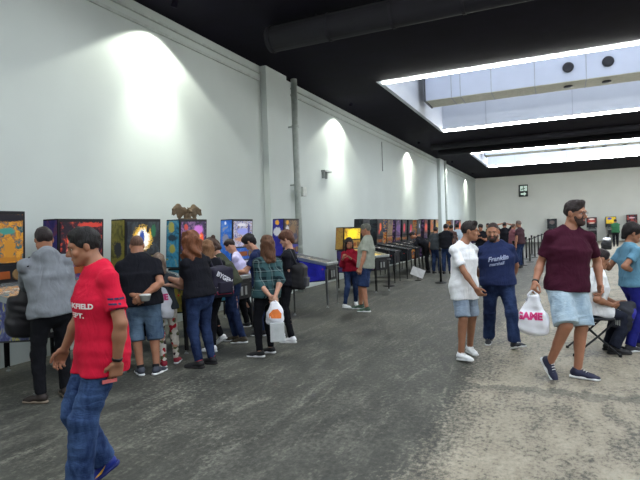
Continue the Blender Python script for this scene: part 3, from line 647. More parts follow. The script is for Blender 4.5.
# exit sign
t = tag(empty('exit_sign', (-2.59, YE, 4.35)), 'dark green emergency exit sign with running figure and arrow on far wall', 'sign')
obj('sign_case', B(-.36, .36, -.14, 0, -.5, .5), M('sign_dark', (18,34,30), .5), t, bevel=.01)
sw = M('sign_white', (205,225,215), .5, emit=.5)
bm = bmesh.new(); box(bm, -.24, .3, -.152, -.142, -.02, .4); f1 = obj('pictogram_panel', bm, sw, t)
bm = bmesh.new(); lathe(bm, [(.001, -.005), (.05, -.005), (.05, .005), (.001, .005)], 12); bmesh.ops.rotate(bm, verts=bm.verts, matrix=Matrix.Rotation(PI/2, 3, 'X')); bmesh.ops.translate(bm, verts=bm.verts, vec=(.02, -.158, .32))
for p in ([(.0,.26),(-.05,.12),(.02,.1),(.07,.24)], [(-.05,.14),(-.16,.04),(-.2,.08),(-.08,.2)], [(0,.12),(.1,.06),(.08,.0),(.02,.03),(-.04,.12)], [(.05,.24),(.15,.17),(.13,.13),(.04,.18)]):
    prism(bm, p, -.163, -.153)
obj('running_figure', bm, M('sign_green', (14,70,50), .5), f1)
obj('arrow', prism(bmesh.new(), [(-.2,-.2),(.05,-.2),(.05,-.1),(.24,-.27),(.05,-.44),(.05,-.34),(-.2,-.34)], -.152, -.142), sw, t)
# strip lights along the lips of the skylights
tubem = lamp_mat('fluorescent_tube', (246,248,244), 60.); houm = M('batten_housing', (190,192,196), .5)
edges = []
edges += [(SKY[0][0]+.06, ''), (SKY[0][1]-.06, '')]  # unseen pair over the camera, added to brighten the foreground
for i, (a, b_) in enumerate(SKY[1:]):
    edges += [(a+.06, ['nearest', 'third nearest'][i]), (b_-.06, ['second nearest', 'farthest'][i])]
nm = {-2: 'added out-of-view strip light brightening the foreground, rear lip of the skylight above the camera', -1: 'added out-of-view strip light brightening the foreground, front lip of the skylight above the camera', 0: 'long white strip light along the near lip of the nearer skylight', 1: 'long white strip light along the far lip of the nearer skylight', 2: 'long white strip light along the near lip of the farther skylight', 3: 'long white strip light along the far lip of the farther skylight'}
for k, (y, _) in enumerate(edges, -2):
    t = tag(empty('strip_light', (0, y, HT)), nm[k], 'light', 'strip lights around the skylights')
    obj('housing', B(SX0+.02, SX1-.02, -.05, .05, .03, .09), houm, t); r_ = .052
    for j in range(6):
        x0 = SX0+.03+j*3.72; obj('tube', tube(bmesh.new(), [(x0, 0, .0), (x0+3.7, 0, .0)], r_, 10), tubem, t, smooth=True)
    for j in range(6): obj('hanger', tube(bmesh.new(), [(SX0+1.7+j*3.6, -.02 if k % 2 else .02, 0), (SX0+1.7+j*3.6, 0, .22)], .012, 6), houm, t)
# air ducts in the skylight shafts
dm = M('duct_white', (178,186,204), .45, .1, .05, 1.); nz = M('nozzle_black', (22,24,34), .5); und = M('duct_underside', (176,176,160), .6)
for i, (a, b_) in enumerate(SKY[1:]):
    y0 = a+4.2; t = tag(empty('air_duct', (0, y0, 6.0)), ['white rectangular air duct with round black nozzles in the nearer skylight', 'white rectangular air duct with round black nozzles in the farther skylight'][i], 'duct', 'air ducts in the skylights')
    obj('casing', B(-4.08, SX1-.1, 0, 1.1, 0, 1.9), dm, t); obj('underside_panel', B(-4.06, SX1-.12, .01, 1.09, -.02, 0), und, t)
    for x in [-3.2, -2.9, -1.9, -.57, .9, 2.6, 4.4, 6.2, 8., 10., 12.]: obj('flange', (lambda m_: box(box(m_, x-.012, x+.012, -.012, 1.11, -.03, 0), x-.012, x+.012, -.012, 0, 0, 1.9))(bmesh.new()), M('seam_grey', (150,155,165), .7), t)
    obj('end_cap', B(-4.13, -4.08, -.03, 1.13, -.04, 1.92), M('duct_end', (60,62,70), .5), t)
    for k in range(11):
        x = .4+k*1.09
        m_ = lathe(bmesh.new(), [(.07, 0), (.15, 0), (.165, .05), (.13, .09), (.06, .07)], 16); bmesh.ops.rotate(m_, verts=m_.verts, matrix=Matrix.Rotation(PI/2, 3, 'X')); bmesh.ops.translate(m_, verts=m_.verts, vec=(x, 0, .42)); obj('nozzle', m_, nz, t, smooth=True)
        m_ = lathe(bmesh.new(), [(.05, -.02), (.13, -.02), (.14, -.06), (.05, -.07)], 16, (x, .55, 0)); obj('nozzle', m_, nz, t, smooth=True)
    for x in (-3.5, 0., 4., 8., 12.): obj('hanger_rod', tube(bmesh.new(), [(x, .55, 1.9), (x, .55, 2.85)], .02, 6), gm, t)
# dark services under the black ceiling
t = tag(empty('round_duct', (0, float(ground(345, 24, 5.35)[1]), 5.35)), 'dark round air duct crossing under the black ceiling before the skylight', 'duct')
obj('duct_tube', tube(bmesh.new(), [(-5.0, 0, 0), (14, 0, 0)], .24, 20), darkduct, t, smooth=True)
for k in range(16): obj('duct_band', tube(bmesh.new(), [(-4.95+k*1.2, 0, 0), (-4.9+k*1.2, 0, 0)], .255, 20), darkduct, t)
for x in (-4., 0., 4., 8., 12.): obj('hanger_rod', tube(bmesh.new(), [(x, 0, .2), (x, 0, HT-5.35)], .015, 6), darkduct, t)
for k, (y, z, r_) in enumerate(((25.6, 5.5, .14), (27.4, 5.47, .18))):
    tag(obj('ceiling_pipe', tube(bmesh.new(), [(-5.6, y, z), (16, y, z)], r_, 12), darkduct, smooth=True), ['dark pipe under the ceiling between the two skylights, nearer one', 'dark round duct under the ceiling between the two skylights, farther one'][k], 'pipe')
# wall washer spots
for k, y in enumerate((-1.5, 7.2, 15.6, 24.5, 33., 41.6)):
    t = tag(empty('wall_washer', (XL+.58, y, HT-.0)), ['black ceiling spotlight washing the wall %s' % s_ for s_ in ('behind the camera', 'above the nearest machines', 'just beyond the nearer pillar', 'halfway down the hall', 'beyond the far pillar', 'in the far corner')][k], 'spotlight', 'wall washer spotlights')
    obj('lamp_body', tube(bmesh.new(), [(0, 0, 0), (-.03, 0, -.09)], .05, 14, .06), blackm, t, smooth=True)
    for en, sz, tl, bl_ in ((210, 118, .05, .12), (60, 90, .16, 1.), (520, 66, .1, 1.)):
        L = bpy.data.lights.new('washer', 'SPOT'); L.energy = en; L.spot_size = math.radians(sz); L.spot_blend = bl_; L.use_shadow = True; L.shadow_soft_size = .06; L.color = (.97, 1., .86)
        lo = bpy.data.objects.new('washer', L); link(lo); lo.location = (XL+.55, y, HT-.17); lo.rotation_euler = Vector((-tl, 0, -1)).to_track_quat('-Z', 'Y').to_euler()
# ------------------------------------------------------------------ pinball machines
BLK = M('cabinet_black', (20,20,26), .45); CHR = M('leg_chrome', (120,122,124), .3, .9); LEGB = M('leg_black', (26,26,28), .4, .5); RAILS = M('rail_steel', (165,170,172), .3, .85); GL = M('machine_glass', (200,210,215), .05, 0, 0, alpha=.12); AMB = M('dot_matrix_amber', (120,60,20), .4, emit=.25)
RAILD = M('rail_dark', (52,54,58), .4, .6)
def machine(idx, yc, face_x, label, group, art, side, side2, cab, lit=1.0, rz=0., legs=None, z=1.9, detail=True, fx=None, speaker=True, topper=False, ln=1.0):
    """local +x = player side, y = width; art/side/side2/cab = artwork materials"""
    t = tag(empty('pinball_machine', fx if fx else (face_x, yc, 0), rz), label, 'pinball machine', group)
    RAIL = RAILD if group == 'pinball machines along the left wall, farther row' else RAILS
    cw = .28; bw = .36 if 'farther row' not in (group or '') else .33; lm = legs or LEGB; fr = .96*ln
    cabm = obj('cabinet', prism(bmesh.new(), [(fr, .56), (fr, .885), (.02, 1.07), (-.32, 1.07), (-.32, .47), (.0, .47)], -cw, cw), cab, t, bevel=.006)
    bb = obj('backbox', prism(bmesh.new(), [(-.02, 1.08), (.03, z), (-.24, z), (-.3, 1.08)], -bw, bw), BLK, t, bevel=.006)
    # printed sides
    for sg in (-1, 1):
        y = sg*(bw+.002); pts = [(-.03, 1.1), (.017, z-.02), (-.228, z-.02), (-.285, 1.1)]
        b_ = bmesh.new(); b_.faces.new([b_.verts.new((px_, y, pz)) for px_, pz in pts]); ob = obj('side_art', bmesh_solid(b_, (0, sg*.003, 0)), side, bb)
        y = sg*(cw+.002); pts = [(fr-.02, .58), (fr-.02, .865), (.03, 1.045), (-.3, 1.045), (-.3, .49), (.0, .49)]
        b_ = bmesh.new(); b_.faces.new([b_.verts.new((px_, y, pz)) for px_, pz in pts]); obj('cabinet_side_art', bmesh_solid(b_, (0, sg*.003, 0)), side2, cabm)
    z0 = 1.36; sl = .05/(z-1.08)
    def xf(zz): return -.02+sl*(zz-1.08)
    b_ = bmesh.new(); bd = z-.04
    vs = [b_.verts.new(p) for p in ((xf(z0)+.004, -bw+.035, z0), (xf(z0)+.004, bw-.035, z0), (xf(bd)+.004, bw-.035, bd), (xf(bd)+.004, -bw+.035, bd))]; b_.faces.new(vs)
    obj('backglass', bmesh_solid(b_, (.004, 0, 0)), art, bb)
    b_ = bmesh.new(); vs = [b_.verts.new(p) for p in ((xf(1.11)+.004, -bw+.03, 1.11), (xf(1.11)+.004, bw-.03, 1.11), (xf(1.33)+.004, bw-.03, 1.33), (xf(1.33)+.004, -bw+.03, 1.33))]; b_.faces.new(vs)
    sp_ = obj('speaker_panel', bmesh_solid(b_, (.006, 0, 0)), side if speaker else BLK, bb)
    if detail:
        for sg in (-1, 1):
            m_ = lathe(bmesh.new(), [(.012, 0), (.03, .004), (.062, .006), (.068, .0), (.07, -.01)], 18); bmesh.ops.rotate(m_, verts=m_.verts, matrix=Matrix.Rotation(PI/2, 3, 'Y')); bmesh.ops.translate(m_, verts=m_.verts, vec=(xf(1.2)+.016, sg*.25, 1.215)); obj('speaker', m_, M('speaker_gold', (120,95,60), .5), sp_)
        obj('score_display', B(xf(1.2)+.008, xf(1.2)+.018, -.15, .15, 1.17, 1.26), AMB, sp_)
    # playfield, glass, rails, lockbar
    def zt(x): return 1.07-(x-.02)*(.185/(fr-.02))
    pf = bmesh.new(); pf.faces.new([pf.verts.new(p) for p in ((fr-.05, -cw+.03, zt(fr-.05)+.002), (fr-.05, cw-.03, zt(fr-.05)+.002), (.0, cw-.03, zt(.0)+.002), (.0, -cw+.03, zt(.0)+.002))])
    obj('playfield', bmesh_solid(pf, (0, 0, .003)), art if detail else side2, t)
    if detail:
        for (x, y, r_) in ((.3, -.1, .035), (.22, .06, .035), (.38, .08, .035)):
            m_ = lathe(bmesh.new(), [(r_*.6, 0), (r_*.6, .02), (r_, .022), (r_, .032), (.004, .036)], 12, (x, y, zt(x)+.004)); obj('bumper', m_, M('bumper_white', (225,215,200), .4), t, smooth=True)
    gl = bmesh.new(); gl.faces.new([gl.verts.new(p) for p in ((fr-.03, -cw+.02, zt(fr)+.045), (fr-.03, cw-.02, zt(fr)+.045), (.0, cw-.02, zt(0)+.045), (.0, -cw+.02, zt(0)+.045))]); obj('glass_top', bmesh_solid(gl, (0, 0, .004)), GL, t)
    for sg in (-1, 1):
        obj('side_rail', prism(bmesh.new(), [(fr, zt(fr)-.015), (fr, zt(fr)+.05), (0, zt(0)+.05), (0, zt(0)-.015)], sg*(cw-.015), sg*(cw+.012)), RAIL, t)
        m_ = lathe(bmesh.new(), [(.014, 0), (.014, .012), (.008, .016)], 10); bmesh.ops.rotate(m_, verts=m_.verts, matrix=Matrix.Rotation(sg*-PI/2, 3, 'X')); bmesh.ops.translate(m_, verts=m_.verts, vec=(fr-.09, sg*(cw+.004), .8)); obj('flipper_button', m_, M('button_red', (190,40,35), .4), t)
    obj('lock_bar', B(fr-.04, fr+.03, -cw-.015, cw+.015, zt(fr)-.01, zt(fr)+.055), RAIL, t, bevel=.012)
    cd = obj('coin_door', B(fr+.001, fr+.015, -.13, .13, .58, .8), BLK, t, bevel=.006)
    if detail:
        for y in (-.06, .06): obj('coin_slot', B(fr+.015, fr+.022, y-.03, y+.03, .62, .76), RAIL, cd, bevel=.003)
        m_ = bmesh.new(); tube(m_, [(fr, .22, .82), (fr+.07, .22, .82)], .009, 8); tube(m_, [(fr+.07, .22, .82), (fr+.1, .22, .82)], .02, 10); obj('plunger', m_, RAIL, t)
    for x, zz in ((fr-.03, .8), (-.27, .85)):
        for sg in (-1, 1):
            m_ = bmesh.new(); y = sg*(cw+.004)
            dx = .028 if x > 0 else -.028
            prism(m_, [(x+dx*1.1, zz), (x+dx*1.1+.0, .05), (x+dx*.4, .05), (x-dx*.5, zz)], min(y, y+sg*.006), max(y, y+sg*.006)); box(m_, x+dx*1.1-.003, x+dx*1.1+.003, min(y, y-sg*.05), max(y, y-sg*.05), .05, zz)
            lg = obj('leg', m_, lm, t); obj('leveler', lathe(bmesh.new(), [(.028, 0), (.028, .012), (.01, .018), (.01, .06)], 10, (x+dx*.8, y-sg*.01, 0)), RAIL, lg)
    if topper:
        brown = M('topper_brown', (92,76,56), .7, var=.3, scale=25); dk = M('topper_dark', (70,52,40), .7)
        tp = sdfobj('topper', [ell((-.1, 0, z+.06), I3, (.06, .07, .07), .03), ell((-.08, 0, z+.14), I3, (.045, .045, .045), .02), cone((-.05, -.03, z+.17), (-.05, -.05, z+.21), .015, .005, .01), cone((-.05, .03, z+.17), (-.05, .05, z+.21), .015, .005, .01), cone((-.04, 0, z+.14), (.0, 0, z+.125), .025, .015, .01), rbox((-.1, 0, z+.01), I3, (.08, .14, .008), .006)], .008, brown, t)
        for sg in (-1, 1):
            sdfobj('wing', [cone((-.1, sg*.05, z+.13), (-.12, sg*.2, z+.2), .028, .02, .03), cone((-.12, sg*.2, z+.2), (-.1, sg*.36, z+.17), .022, .014, .02), cone((-.12, sg*.2, z+.18), (-.11, sg*.2, z+.07), .09, .06, .05, (1, 0, 0), .2), cone((-.11, sg*.28, z+.16), (-.1, sg*.34, z+.09), .06, .03, .04, (1, 0, 0), .25), cone((-.1, sg*.07, z+.15), (-.11, sg*.15, z+.12), .06, .07, .04, (1, 0, 0), .3), cone((-.1, sg*.35, z+.16), (-.1, sg*.39, z+.07), .016, .006, .02)], .008, brown, tp)
    return t
def bmesh_solid(b_, v):
    """give a drawn sheet its thickness by extruding along v"""
    r = bmesh.ops.extrude_face_region(b_, geom=b_.faces[:]); bmesh.ops.translate(b_, verts=[e for e in r['geom'] if isinstance(e, bmesh.types.BMVert)], vec=v); return b_
PALS = {
 'gold': [(0,(20,40,48)),(.3,(40,110,120)),(.5,(190,120,40)),(.7,(230,170,60)),(1,(120,60,30))],
 'fire': [(0,(14,12,30)),(.5,(26,16,34)),(.66,(110,30,34)),(.76,(200,80,50)),(.85,(60,30,60)),(1,(20,16,40))],
 'night': [(0,(10,10,24)),(.4,(30,26,50)),(.6,(80,60,110)),(.8,(150,110,150)),(1,(30,30,50))],
 'ice': [(0,(40,46,90)),(.3,(90,100,170)),(.5,(210,210,230)),(.7,(150,120,100)),(1,(60,50,70))],
 'brown': [(0,(24,26,50)),(.35,(70,60,70)),(.6,(130,110,90)),(.8,(170,140,90)),(1,(40,40,80))],
 'yellow': [(0,(90,60,20)),(.3,(200,150,40)),(.6,(240,215,60)),(1,(190,90,40))],
 'dark': [(0,(10,12,18)),(.5,(24,30,38)),(.8,(50,60,66)),(1,(16,16,22))],
 'bluep': [(0,(22,22,110)),(.45,(36,36,150)),(.62,(60,70,170)),(.85,(190,170,90)),(1,(30,30,120))],
 'teal': [(0,(20,60,80)),(.4,(40,130,170)),(.7,(60,150,190)),(.9,(170,170,80)),(1,(20,50,70))],
 'olive': [(0,(60,62,26)),(.4,(130,125,50)),(.7,(150,140,60)),(1,(50,50,50))],
 'mixed': [(0,(60,20,20)),(.3,(150,50,40)),(.5,(200,150,70)),(.7,(60,80,120)),(1,(30,30,40))]}
def yx(px, X): return float(onX(px, 222, X)[1])
XN = -5.6; gN = 'pinball machines along the left wall, nearer group'
A1 = artmat('backglass_art', PALS['gold'], 1, emit=.5, scale=13, spots=[(0,1.9,.5,.05,(20,18,34)),(-.12,1.5,.07,.1,(215,160,60)),(.15,1.52,.07,.12,(200,140,50)),(-.2,1.7,.08,.04,(60,130,130)),(.12,1.74,.1,.04,(70,150,140)),(.0,1.4,.3,.03,(180,120,40))])
A2 = artmat('backglass_art', PALS['fire'], 2, emit=.7, scale=9, spots=[(-.18,1.62,.05,.09,(235,90,60)),(-.12,1.47,.11,.1,(240,130,110)),(.15,1.8,.2,.03,(200,60,50)),(.1,1.5,.1,.1,(60,30,60))])
A3 = artmat('backglass_art', PALS['dark'], 3, emit=.9, scale=6, spots=[(-.02,1.6,.19,.17,(225,180,60)),(-.02,1.58,.13,.14,(245,245,240)),(-.04,1.6,.05,.1,(40,70,150)),(.08,1.72,.03,.05,(20,20,25)),(-.2,1.5,.05,.12,(200,60,40)),(.2,1.7,.05,.1,(30,90,60))])
A4 = artmat('backglass_art', PALS['night'], 4, emit=.75, scale=11, spots=[(-.15,1.62,.12,.06,(240,120,80)),(.12,1.7,.12,.08,(200,120,210)),(.2,1.55,.06,.1,(240,90,50)),(0,1.6,.2,.03,(250,180,120)),(-.2,1.75,.05,.05,(190,70,60))])
A5 = artmat('backglass_art', PALS['ice'], 5, emit=.65, scale=14, spots=[(0,1.65,.2,.06,(150,160,235)),(0,1.5,.25,.05,(190,140,110)),(-.05,1.78,.15,.03,(225,225,235)),(.2,1.7,.04,.1,(60,60,140))])
A6 = artmat('backglass_art', PALS['brown'], 6, emit=.45, scale=10, spots=[(.05,1.65,.15,.12,(140,110,80)),(-.2,1.82,.06,.05,(235,170,50)),(-.2,1.66,.08,.08,(220,220,225)),(.15,1.5,.12,.08,(60,60,90))])
S1 = artmat('cabinet_art', [(0,(26,30,90)),(.4,(44,50,120)),(.6,(90,100,150)),(.8,(190,180,70)),(1,(40,40,60))], 11, 'xz', scale=7)
S2 = artmat('cabinet_art', [(0,(30,30,90)),(.5,(50,50,120)),(.7,(110,60,90)),(1,(40,80,110))], 12, 'xz', scale=7)
S3 = artmat('cabinet_art', PALS['olive'], 13, 'xz', scale=5, spots=[(-.13,1.45,.07,.12,(50,52,56))])
S4 = artmat('cabinet_art', PALS['teal'], 14, 'xz', scale=8, spots=[(-.14,1.75,.06,.09,(190,185,90)),(-.14,1.4,.06,.07,(175,170,80)),(-.13,1.58,.09,.05,(20,50,70))])
S5 = artmat('cabinet_art', [(0,(20,70,170)),(.55,(34,100,200)),(.75,(60,120,210)),(1,(150,150,170))], 15, 'xz', scale=6, spots=[(-.14,1.5,.07,.12,(140,140,165)),(-.13,1.82,.02,.03,(220,225,240))])
S6 = artmat('cabinet_art', [(0,(26,26,120)),(.5,(34,34,150)),(1,(50,50,170))], 16, 'xz', scale=4, spots=[(.3,.6,.22,.12,(215,150,70)),(-.1,.75,.12,.2,(150,140,140)),(.25,.5,.3,.05,(200,200,205))])
S6b = artmat('cabinet_art', [(0,(30,30,110)),(.5,(40,40,150)),(1,(60,60,120))], 17, 'xz', scale=5, spots=[(-.13,1.82,.05,.05,(235,170,50)),(-.13,1.62,.1,.09,(215,215,220))])
machine(1, 3.91, -5.98, 'leftmost pinball machine with golden figures on its backglass', gN, A1, BLK, S1, BLK, z=1.98)
machine(2, 4.86, XN-.1, 'pinball machine with an orange figure on a dark backglass, behind the man in red', gN, A2, S2, S2, BLK, z=1.88)
machine(3, 5.87, XN, 'pinball machine with bright white and yellow backglass and olive side, before the bald man', gN, A3, S3, S3, BLK, z=1.88)
machine(4, 7.03, XN, 'pinball machine with a brown winged figure on top and turquoise side', gN, A4, S4, S4, BLK, z=1.88, topper=True)
machine(5, 8.53, XN, 'pinball machine with bright blue side and pale blue and brown backglass', gN, A5, S5, S5, BLK, z=1.89)
machine(6, 10.1, -5.36, 'pinball machine with a royal blue side showing orange artwork, nearest the wall pillar', gN, A6, S6b, S6, BLK, z=1.9, legs=CHR)
A7 = artmat('backglass_art', PALS['yellow'], 7, emit=.9, scale=4, spots=[(0,1.5,.2,.13,(250,230,50)),(-.1,1.66,.1,.03,(160,90,60))])
SY = artmat('cabinet_art', [(0,(120,90,50)),(.5,(190,150,70)),(1,(150,70,50))], 18, 'xz', scale=6)
yc = yx(351.5, -5.0); machine(7, yc, -5.0, 'pinball machine with glowing yellow backglass behind the girl in red', gN, A7, SY, S2, BLK, z=1.68, rz=-.32)
gF = 'pinball machines along the left wall, farther row'
rowdef = [(365.5, 'dark', [(0,1.6,.2,.1,(40,56,60))], 'pinball machine with a very dark backglass behind the man in grey'),
 (379.5, 'dark', [(.02,1.66,.1,.13,(240,110,60)),(-.1,1.5,.06,.08,(200,60,50))], 'pinball machine with orange flame shape on black backglass, first right of the grey-haired man'),
 (389.3, 'brown', [(0,1.6,.15,.14,(120,105,80))], 'pinball machine with a dull brown backglass, second right of the man in grey'),
 (397.6, 'night', [(0,1.6,.2,.12,(110,80,140))], 'pinball machine with a dim purple backglass in the far row'),
 (404., 'dark', [(-.05,1.6,.12,.16,(220,60,80))], 'pinball machine with a narrow red backglass in the far row'),
 (410., 'dark', [(.05,1.58,.14,.16,(205,50,70)),(0,1.45,.12,.05,(190,120,160))], 'pinball machine with a crimson and mauve backglass in the far row'),
 (418.5, 'dark', [(.05,1.66,.06,.1,(200,210,240))], 'pinball machine with a white flash on black beside the bent-over player'),
 (425.5, 'fire', [(0,1.6,.2,.16,(235,90,70))], 'pinball machine with a bright red-orange backglass right of the bent-over player'),
 (431.5, 'mixed', [(0,1.6,.2,.12,(190,90,50))], 'pinball machine with a patterned orange backglass in the far row'),
 (436.5, 'mixed', [(0,1.6,.12,.16,(200,190,60))], 'pinball machine with a yellow and brown backglass before the far pillar'),
 (452., 'night', [(0,1.6,.12,.16,(90,60,60))], 'pinball machine with a brownish backglass just beyond the far pillar'),
 (459.5, 'fire', [(0,1.6,.2,.2,(255,110,50))], 'pinball machine with a glowing orange backglass behind the man in white')]
for k, (px_, pal, spots, lab) in enumerate(rowdef):
    X = -5.3 if k else -5.35; y = yx(px_, X)
    a = artmat('backglass_art', PALS[pal], 20+k, emit=.65, scale=6, spots=spots); s1 = artmat('cabinet_art', PALS[['dark','dark','mixed','night'][k % 4]], 40+k, 'xz', scale=7)
    machine(8+k, y, X, lab, gF, a, s1, s1, BLK, z=1.92 if k < 7 else 1.95, detail=k < 5)
gE = 'pinball machines against the far wall'
for k, (px_, pal, spots, lab) in enumerate([(552., 'dark', [(0,1.6,.2,.15,(100,90,90))], 'grey-fronted pinball machine on the far wall, leftmost there, above the burgundy shoulder'), (591.7, 'fire', [(0,1.75,.2,.06,(240,220,215)),(0,1.45,.2,.05,(220,200,190)),(0,1.6,.25,.06,(190,70,60))], 'red and white pinball machine on the far wall, right of the man in burgundy'), (611., 'yellow', [(-.1,1.75,.15,.08,(50,60,180)),(.1,1.55,.15,.1,(240,210,50))], 'yellow and blue pinball machine on the far wall behind the person in green'), (632., 'fire', [(0,1.75,.2,.05,(230,190,200))], 'dark red pinball machine on the far wall above the boy in blue')]):
    p = onY(px_, 222, 46.3); a = artmat('backglass_art', PALS[pal], 60+k, emit=.7, scale=5, spots=spots); s1 = artmat('cabinet_art', PALS['dark'], 70+k, 'xz', scale=6)
    machine(30+k, 0, 0, lab, gE, a, s1, s1, BLK, fx=(p[0], 46.3, 0), rz=-PI/2, z=1.9 if k < 3 else 2.0, detail=False)
# ------------------------------------------------------------------ barrier posts
POST = M('post_black', (18,18,20), .4, .3)
def stanchion(x, y, label, h=1.0, belt_to=None, grp='barrier posts across the hall'):
    t = tag(empty('barrier_post', (x, y, 0)), label, 'barrier post', grp)
    obj('base', lathe(bmesh.new(), [(.17, 0), (.17, .012), (.15, .025), (.04, .04)], 24), POST, t, smooth=False)
    obj('post', tube(bmesh.new(), [(0, 0, .03), (0, 0, h-.08)], .032, 14), POST, t, smooth=True)
    obj('head', lathe(bmesh.new(), [(.036, h-.09), (.042, h-.08), (.042, h-.01), (.03, h)], 14), POST, t)
    if belt_to is not None:
        dx, dy = belt_to[0]-x, belt_to[1]-y; L = math.hypot(dx, dy); n = 8; b_ = bmesh.new(); nx, ny = -dy/L*.002, dx/L*.002; rings = []
        for i in range(n+1):
            u = .045/L+(1-.09/L)*i/n; zc = h-.045-.03*math.sin(PI*i/n)
            rings.append([b_.verts.new((dx*u+sx*nx, dy*u+sx*ny, zc+sz*.024)) for sx, sz in ((-1,-1),(1,-1),(1,1),(-1,1))])
        for a_, c_ in zip(rings, rings[1:]):
            for q in range(4): b_.faces.new((a_[q], a_[(q+1)%4], c_[(q+1)%4], c_[q]))
        b_.faces.new(rings[0]); b_.faces.new(rings[-1][::-1]); obj('belt', b_, M('belt_black', (24,24,28), .8), t)
    return t
g = ground(389, 286); stanchion(g[0], g[1], 'black barrier post standing just right of the man in the grey shirt')
g = ground(441, 283); stanchion(g[0], g[1], 'black barrier post just left of the man in white')
line = [ground(514, 268), ground(523, 265.5), ground(530, 262), ground(535, 257.5), ground(538.5, 254), ground(542, 251.5), ground(545, 249.5)]
lbs = ['first barrier post of the belted line behind the man in navy', 'second barrier post of the belted line, by the man in jeans', 'third barrier post of the belted line', 'fourth barrier post of the belted line', 'fifth barrier post of the belted line', 'sixth barrier post of the belted line', 'last barrier post of the belted line, at the burgundy sleeve']
for i, p in enumerate(line): stanchion(p[0], p[1], lbs[i], 1.0, line[i+1] if i+1 < len(line) else None)
for i, (px_, py_) in enumerate(((526.5, 259), (532, 255.))):
    p = ground(px_, py_); stanchion(p[0], p[1], ['lone black barrier post left of the belted line, nearer one', 'lone black barrier post left of the belted line, farther one'][i])
# ------------------------------------------------------------------ daylight and world
W_ = bpy.data.worlds.new('world'); scn.world = W_; W_.use_nodes = True; W_.node_tree.nodes['Background'].inputs[0].default_value = (.5, .6, .8, 1); W_.node_tree.nodes['Background'].inputs[1].default_value = .3
scn.view_settings.view_transform = 'Standard'; scn.view_settings.look = 'None'; scn.view_settings.exposure = .04; scn.view_settings.gamma = 1.; scn.view_settings.use_curve_mapping = False
# ------------------------------------------------------------------ the visitors
red = cloth('red_cotton', (198,28,58)); black = cloth('black_cotton', (24,25,32)); white = cloth('white_cotton', (225,228,232)); navy = cloth('navy_cotton', (36,46,82)); burg = cloth('burgundy_cotton', (62,22,40)); greyh = cloth('grey_fleece', (122,127,134)); olive = cloth('olive_cotton', (62,66,54)); greytee = cloth('grey_green_cotton', (150,156,146)); redh = cloth('red_fleece', (140,24,44)); lilac = cloth('lilac_cotton', (190,186,225)); tealtee = cloth('teal_blue_cotton', (96,140,165)); green = cloth('green_cotton', (42,86,58)); slate = cloth('slate_cotton', (60,66,72)); maroonb = cloth('dusty_brown_cotton', (92,72,70))
jeans = denim('mid_blue_denim', (26,42,80), (70,96,138)); djeans = denim('dark_blue_denim', (22,32,62), (48,66,104)); ljeans = denim('pale_blue_denim', (140,162,180), (184,202,212)); sjeans = denim('worn_blue_denim', (50,68,92), (98,120,142)); gshort = denim('grey_blue_shorts', (120,136,156), (160,174,190))
bjeans = cloth('black_trousers', (20,21,26)); blut = cloth('cobalt_tracksuit', (34,38,120))
shb = M('shoe_black', (24,24,28), .6); shw = M('shoe_white', (225,228,232), .5); shn = M('shoe_navy', (34,38,64), .6); shbl = M('shoe_royal_blue', (26,44,130), .5); shr = M('shoe_red', (150,36,56), .6); shg = M('shoe_grey_green', (60,84,70), .6)
sow = M('sole_white', (215,218,220), .5); sob = M('sole_dark', (30,30,32), .7); sock_w = M('sock_white', (215,215,215), .8); sock_b = M('sock_black', (22,22,28), .8); lace_w = M('laces_white', (215,215,215), .7)
watchm = M('watch_black', (20,20,22), .35); plast = M('clear_plastic', (225,230,232), .25, alpha=.85); bagw = M('white_plastic_bag', (226,228,236), .4, 0, .05, 8, .5, 12); pink = M('bag_print_magenta', (205,50,120), .5)
def bracelet(r, i, mat, name='wristwatch', f=.92, face=False):
    S, E_, Wr = r['AR'][i]; s = r['s']; d = unit(Wr-E_); c = E_+(Wr-E_)*f
    o = sdfobj(name, [cone(c-d*.01*s, c+d*.01*s, .033*s, .032*s, .004, cap=True)], .005, mat, r['body'])
    return o
# ---- the man in the red T-shirt, nearest
r = person('man in a red T-shirt and blue jeans striding left in the foreground', [(80, 497), (113, 479)], -106, 1.75, (103, 349, 0), (98, 262, 0), (85, 247, 0), [(117, 362, -.17), (63, 353, .2)], [(120, 318, -.2), (86, 318, .25)],
  head_face=-93, head_pitch=14, foot_yaw=(10, 8), foot_pitch=(0, 28), lift=(0, .0), w=1.05, skin_c='olive', hair='short', hair_c=(20,18,20), h=.006,
  top=dict(m=red, sleeve=.72, hem=.13, ease=.022, wr=.005), bottom=dict(m=jeans, wr=.006, ease=.03, cuff=1.4), shoes=dict(m=shbl, sole=M('sole_blue', (20,34,100), .6), laces=lace_w))
R_RED = r
sho = [c for c in r['body'].children if c.name.startswith('shoe')][1]; hj, Kn, an, org, f2, fr, u2 = r['LG'][1]
bmx = bmesh.new(); vs = [bmx.verts.new(p) for p in ((-.05, -.015, 0), (.0, -.02, 0), (.05, .02, 0), (.0, -.002, 0))]; bmx.faces.new(vs)
decal('side_flash', sho, bmx, M('flash_yellow', (225,175,40), .5), org-fr*.25+f2*.05+u2*.05, -f2, u2, off=.002)
wt = M('print_white', (235,225,225), .7); nvp = M('print_navy', (40,30,70), .7)
fside = r['HR'][0]
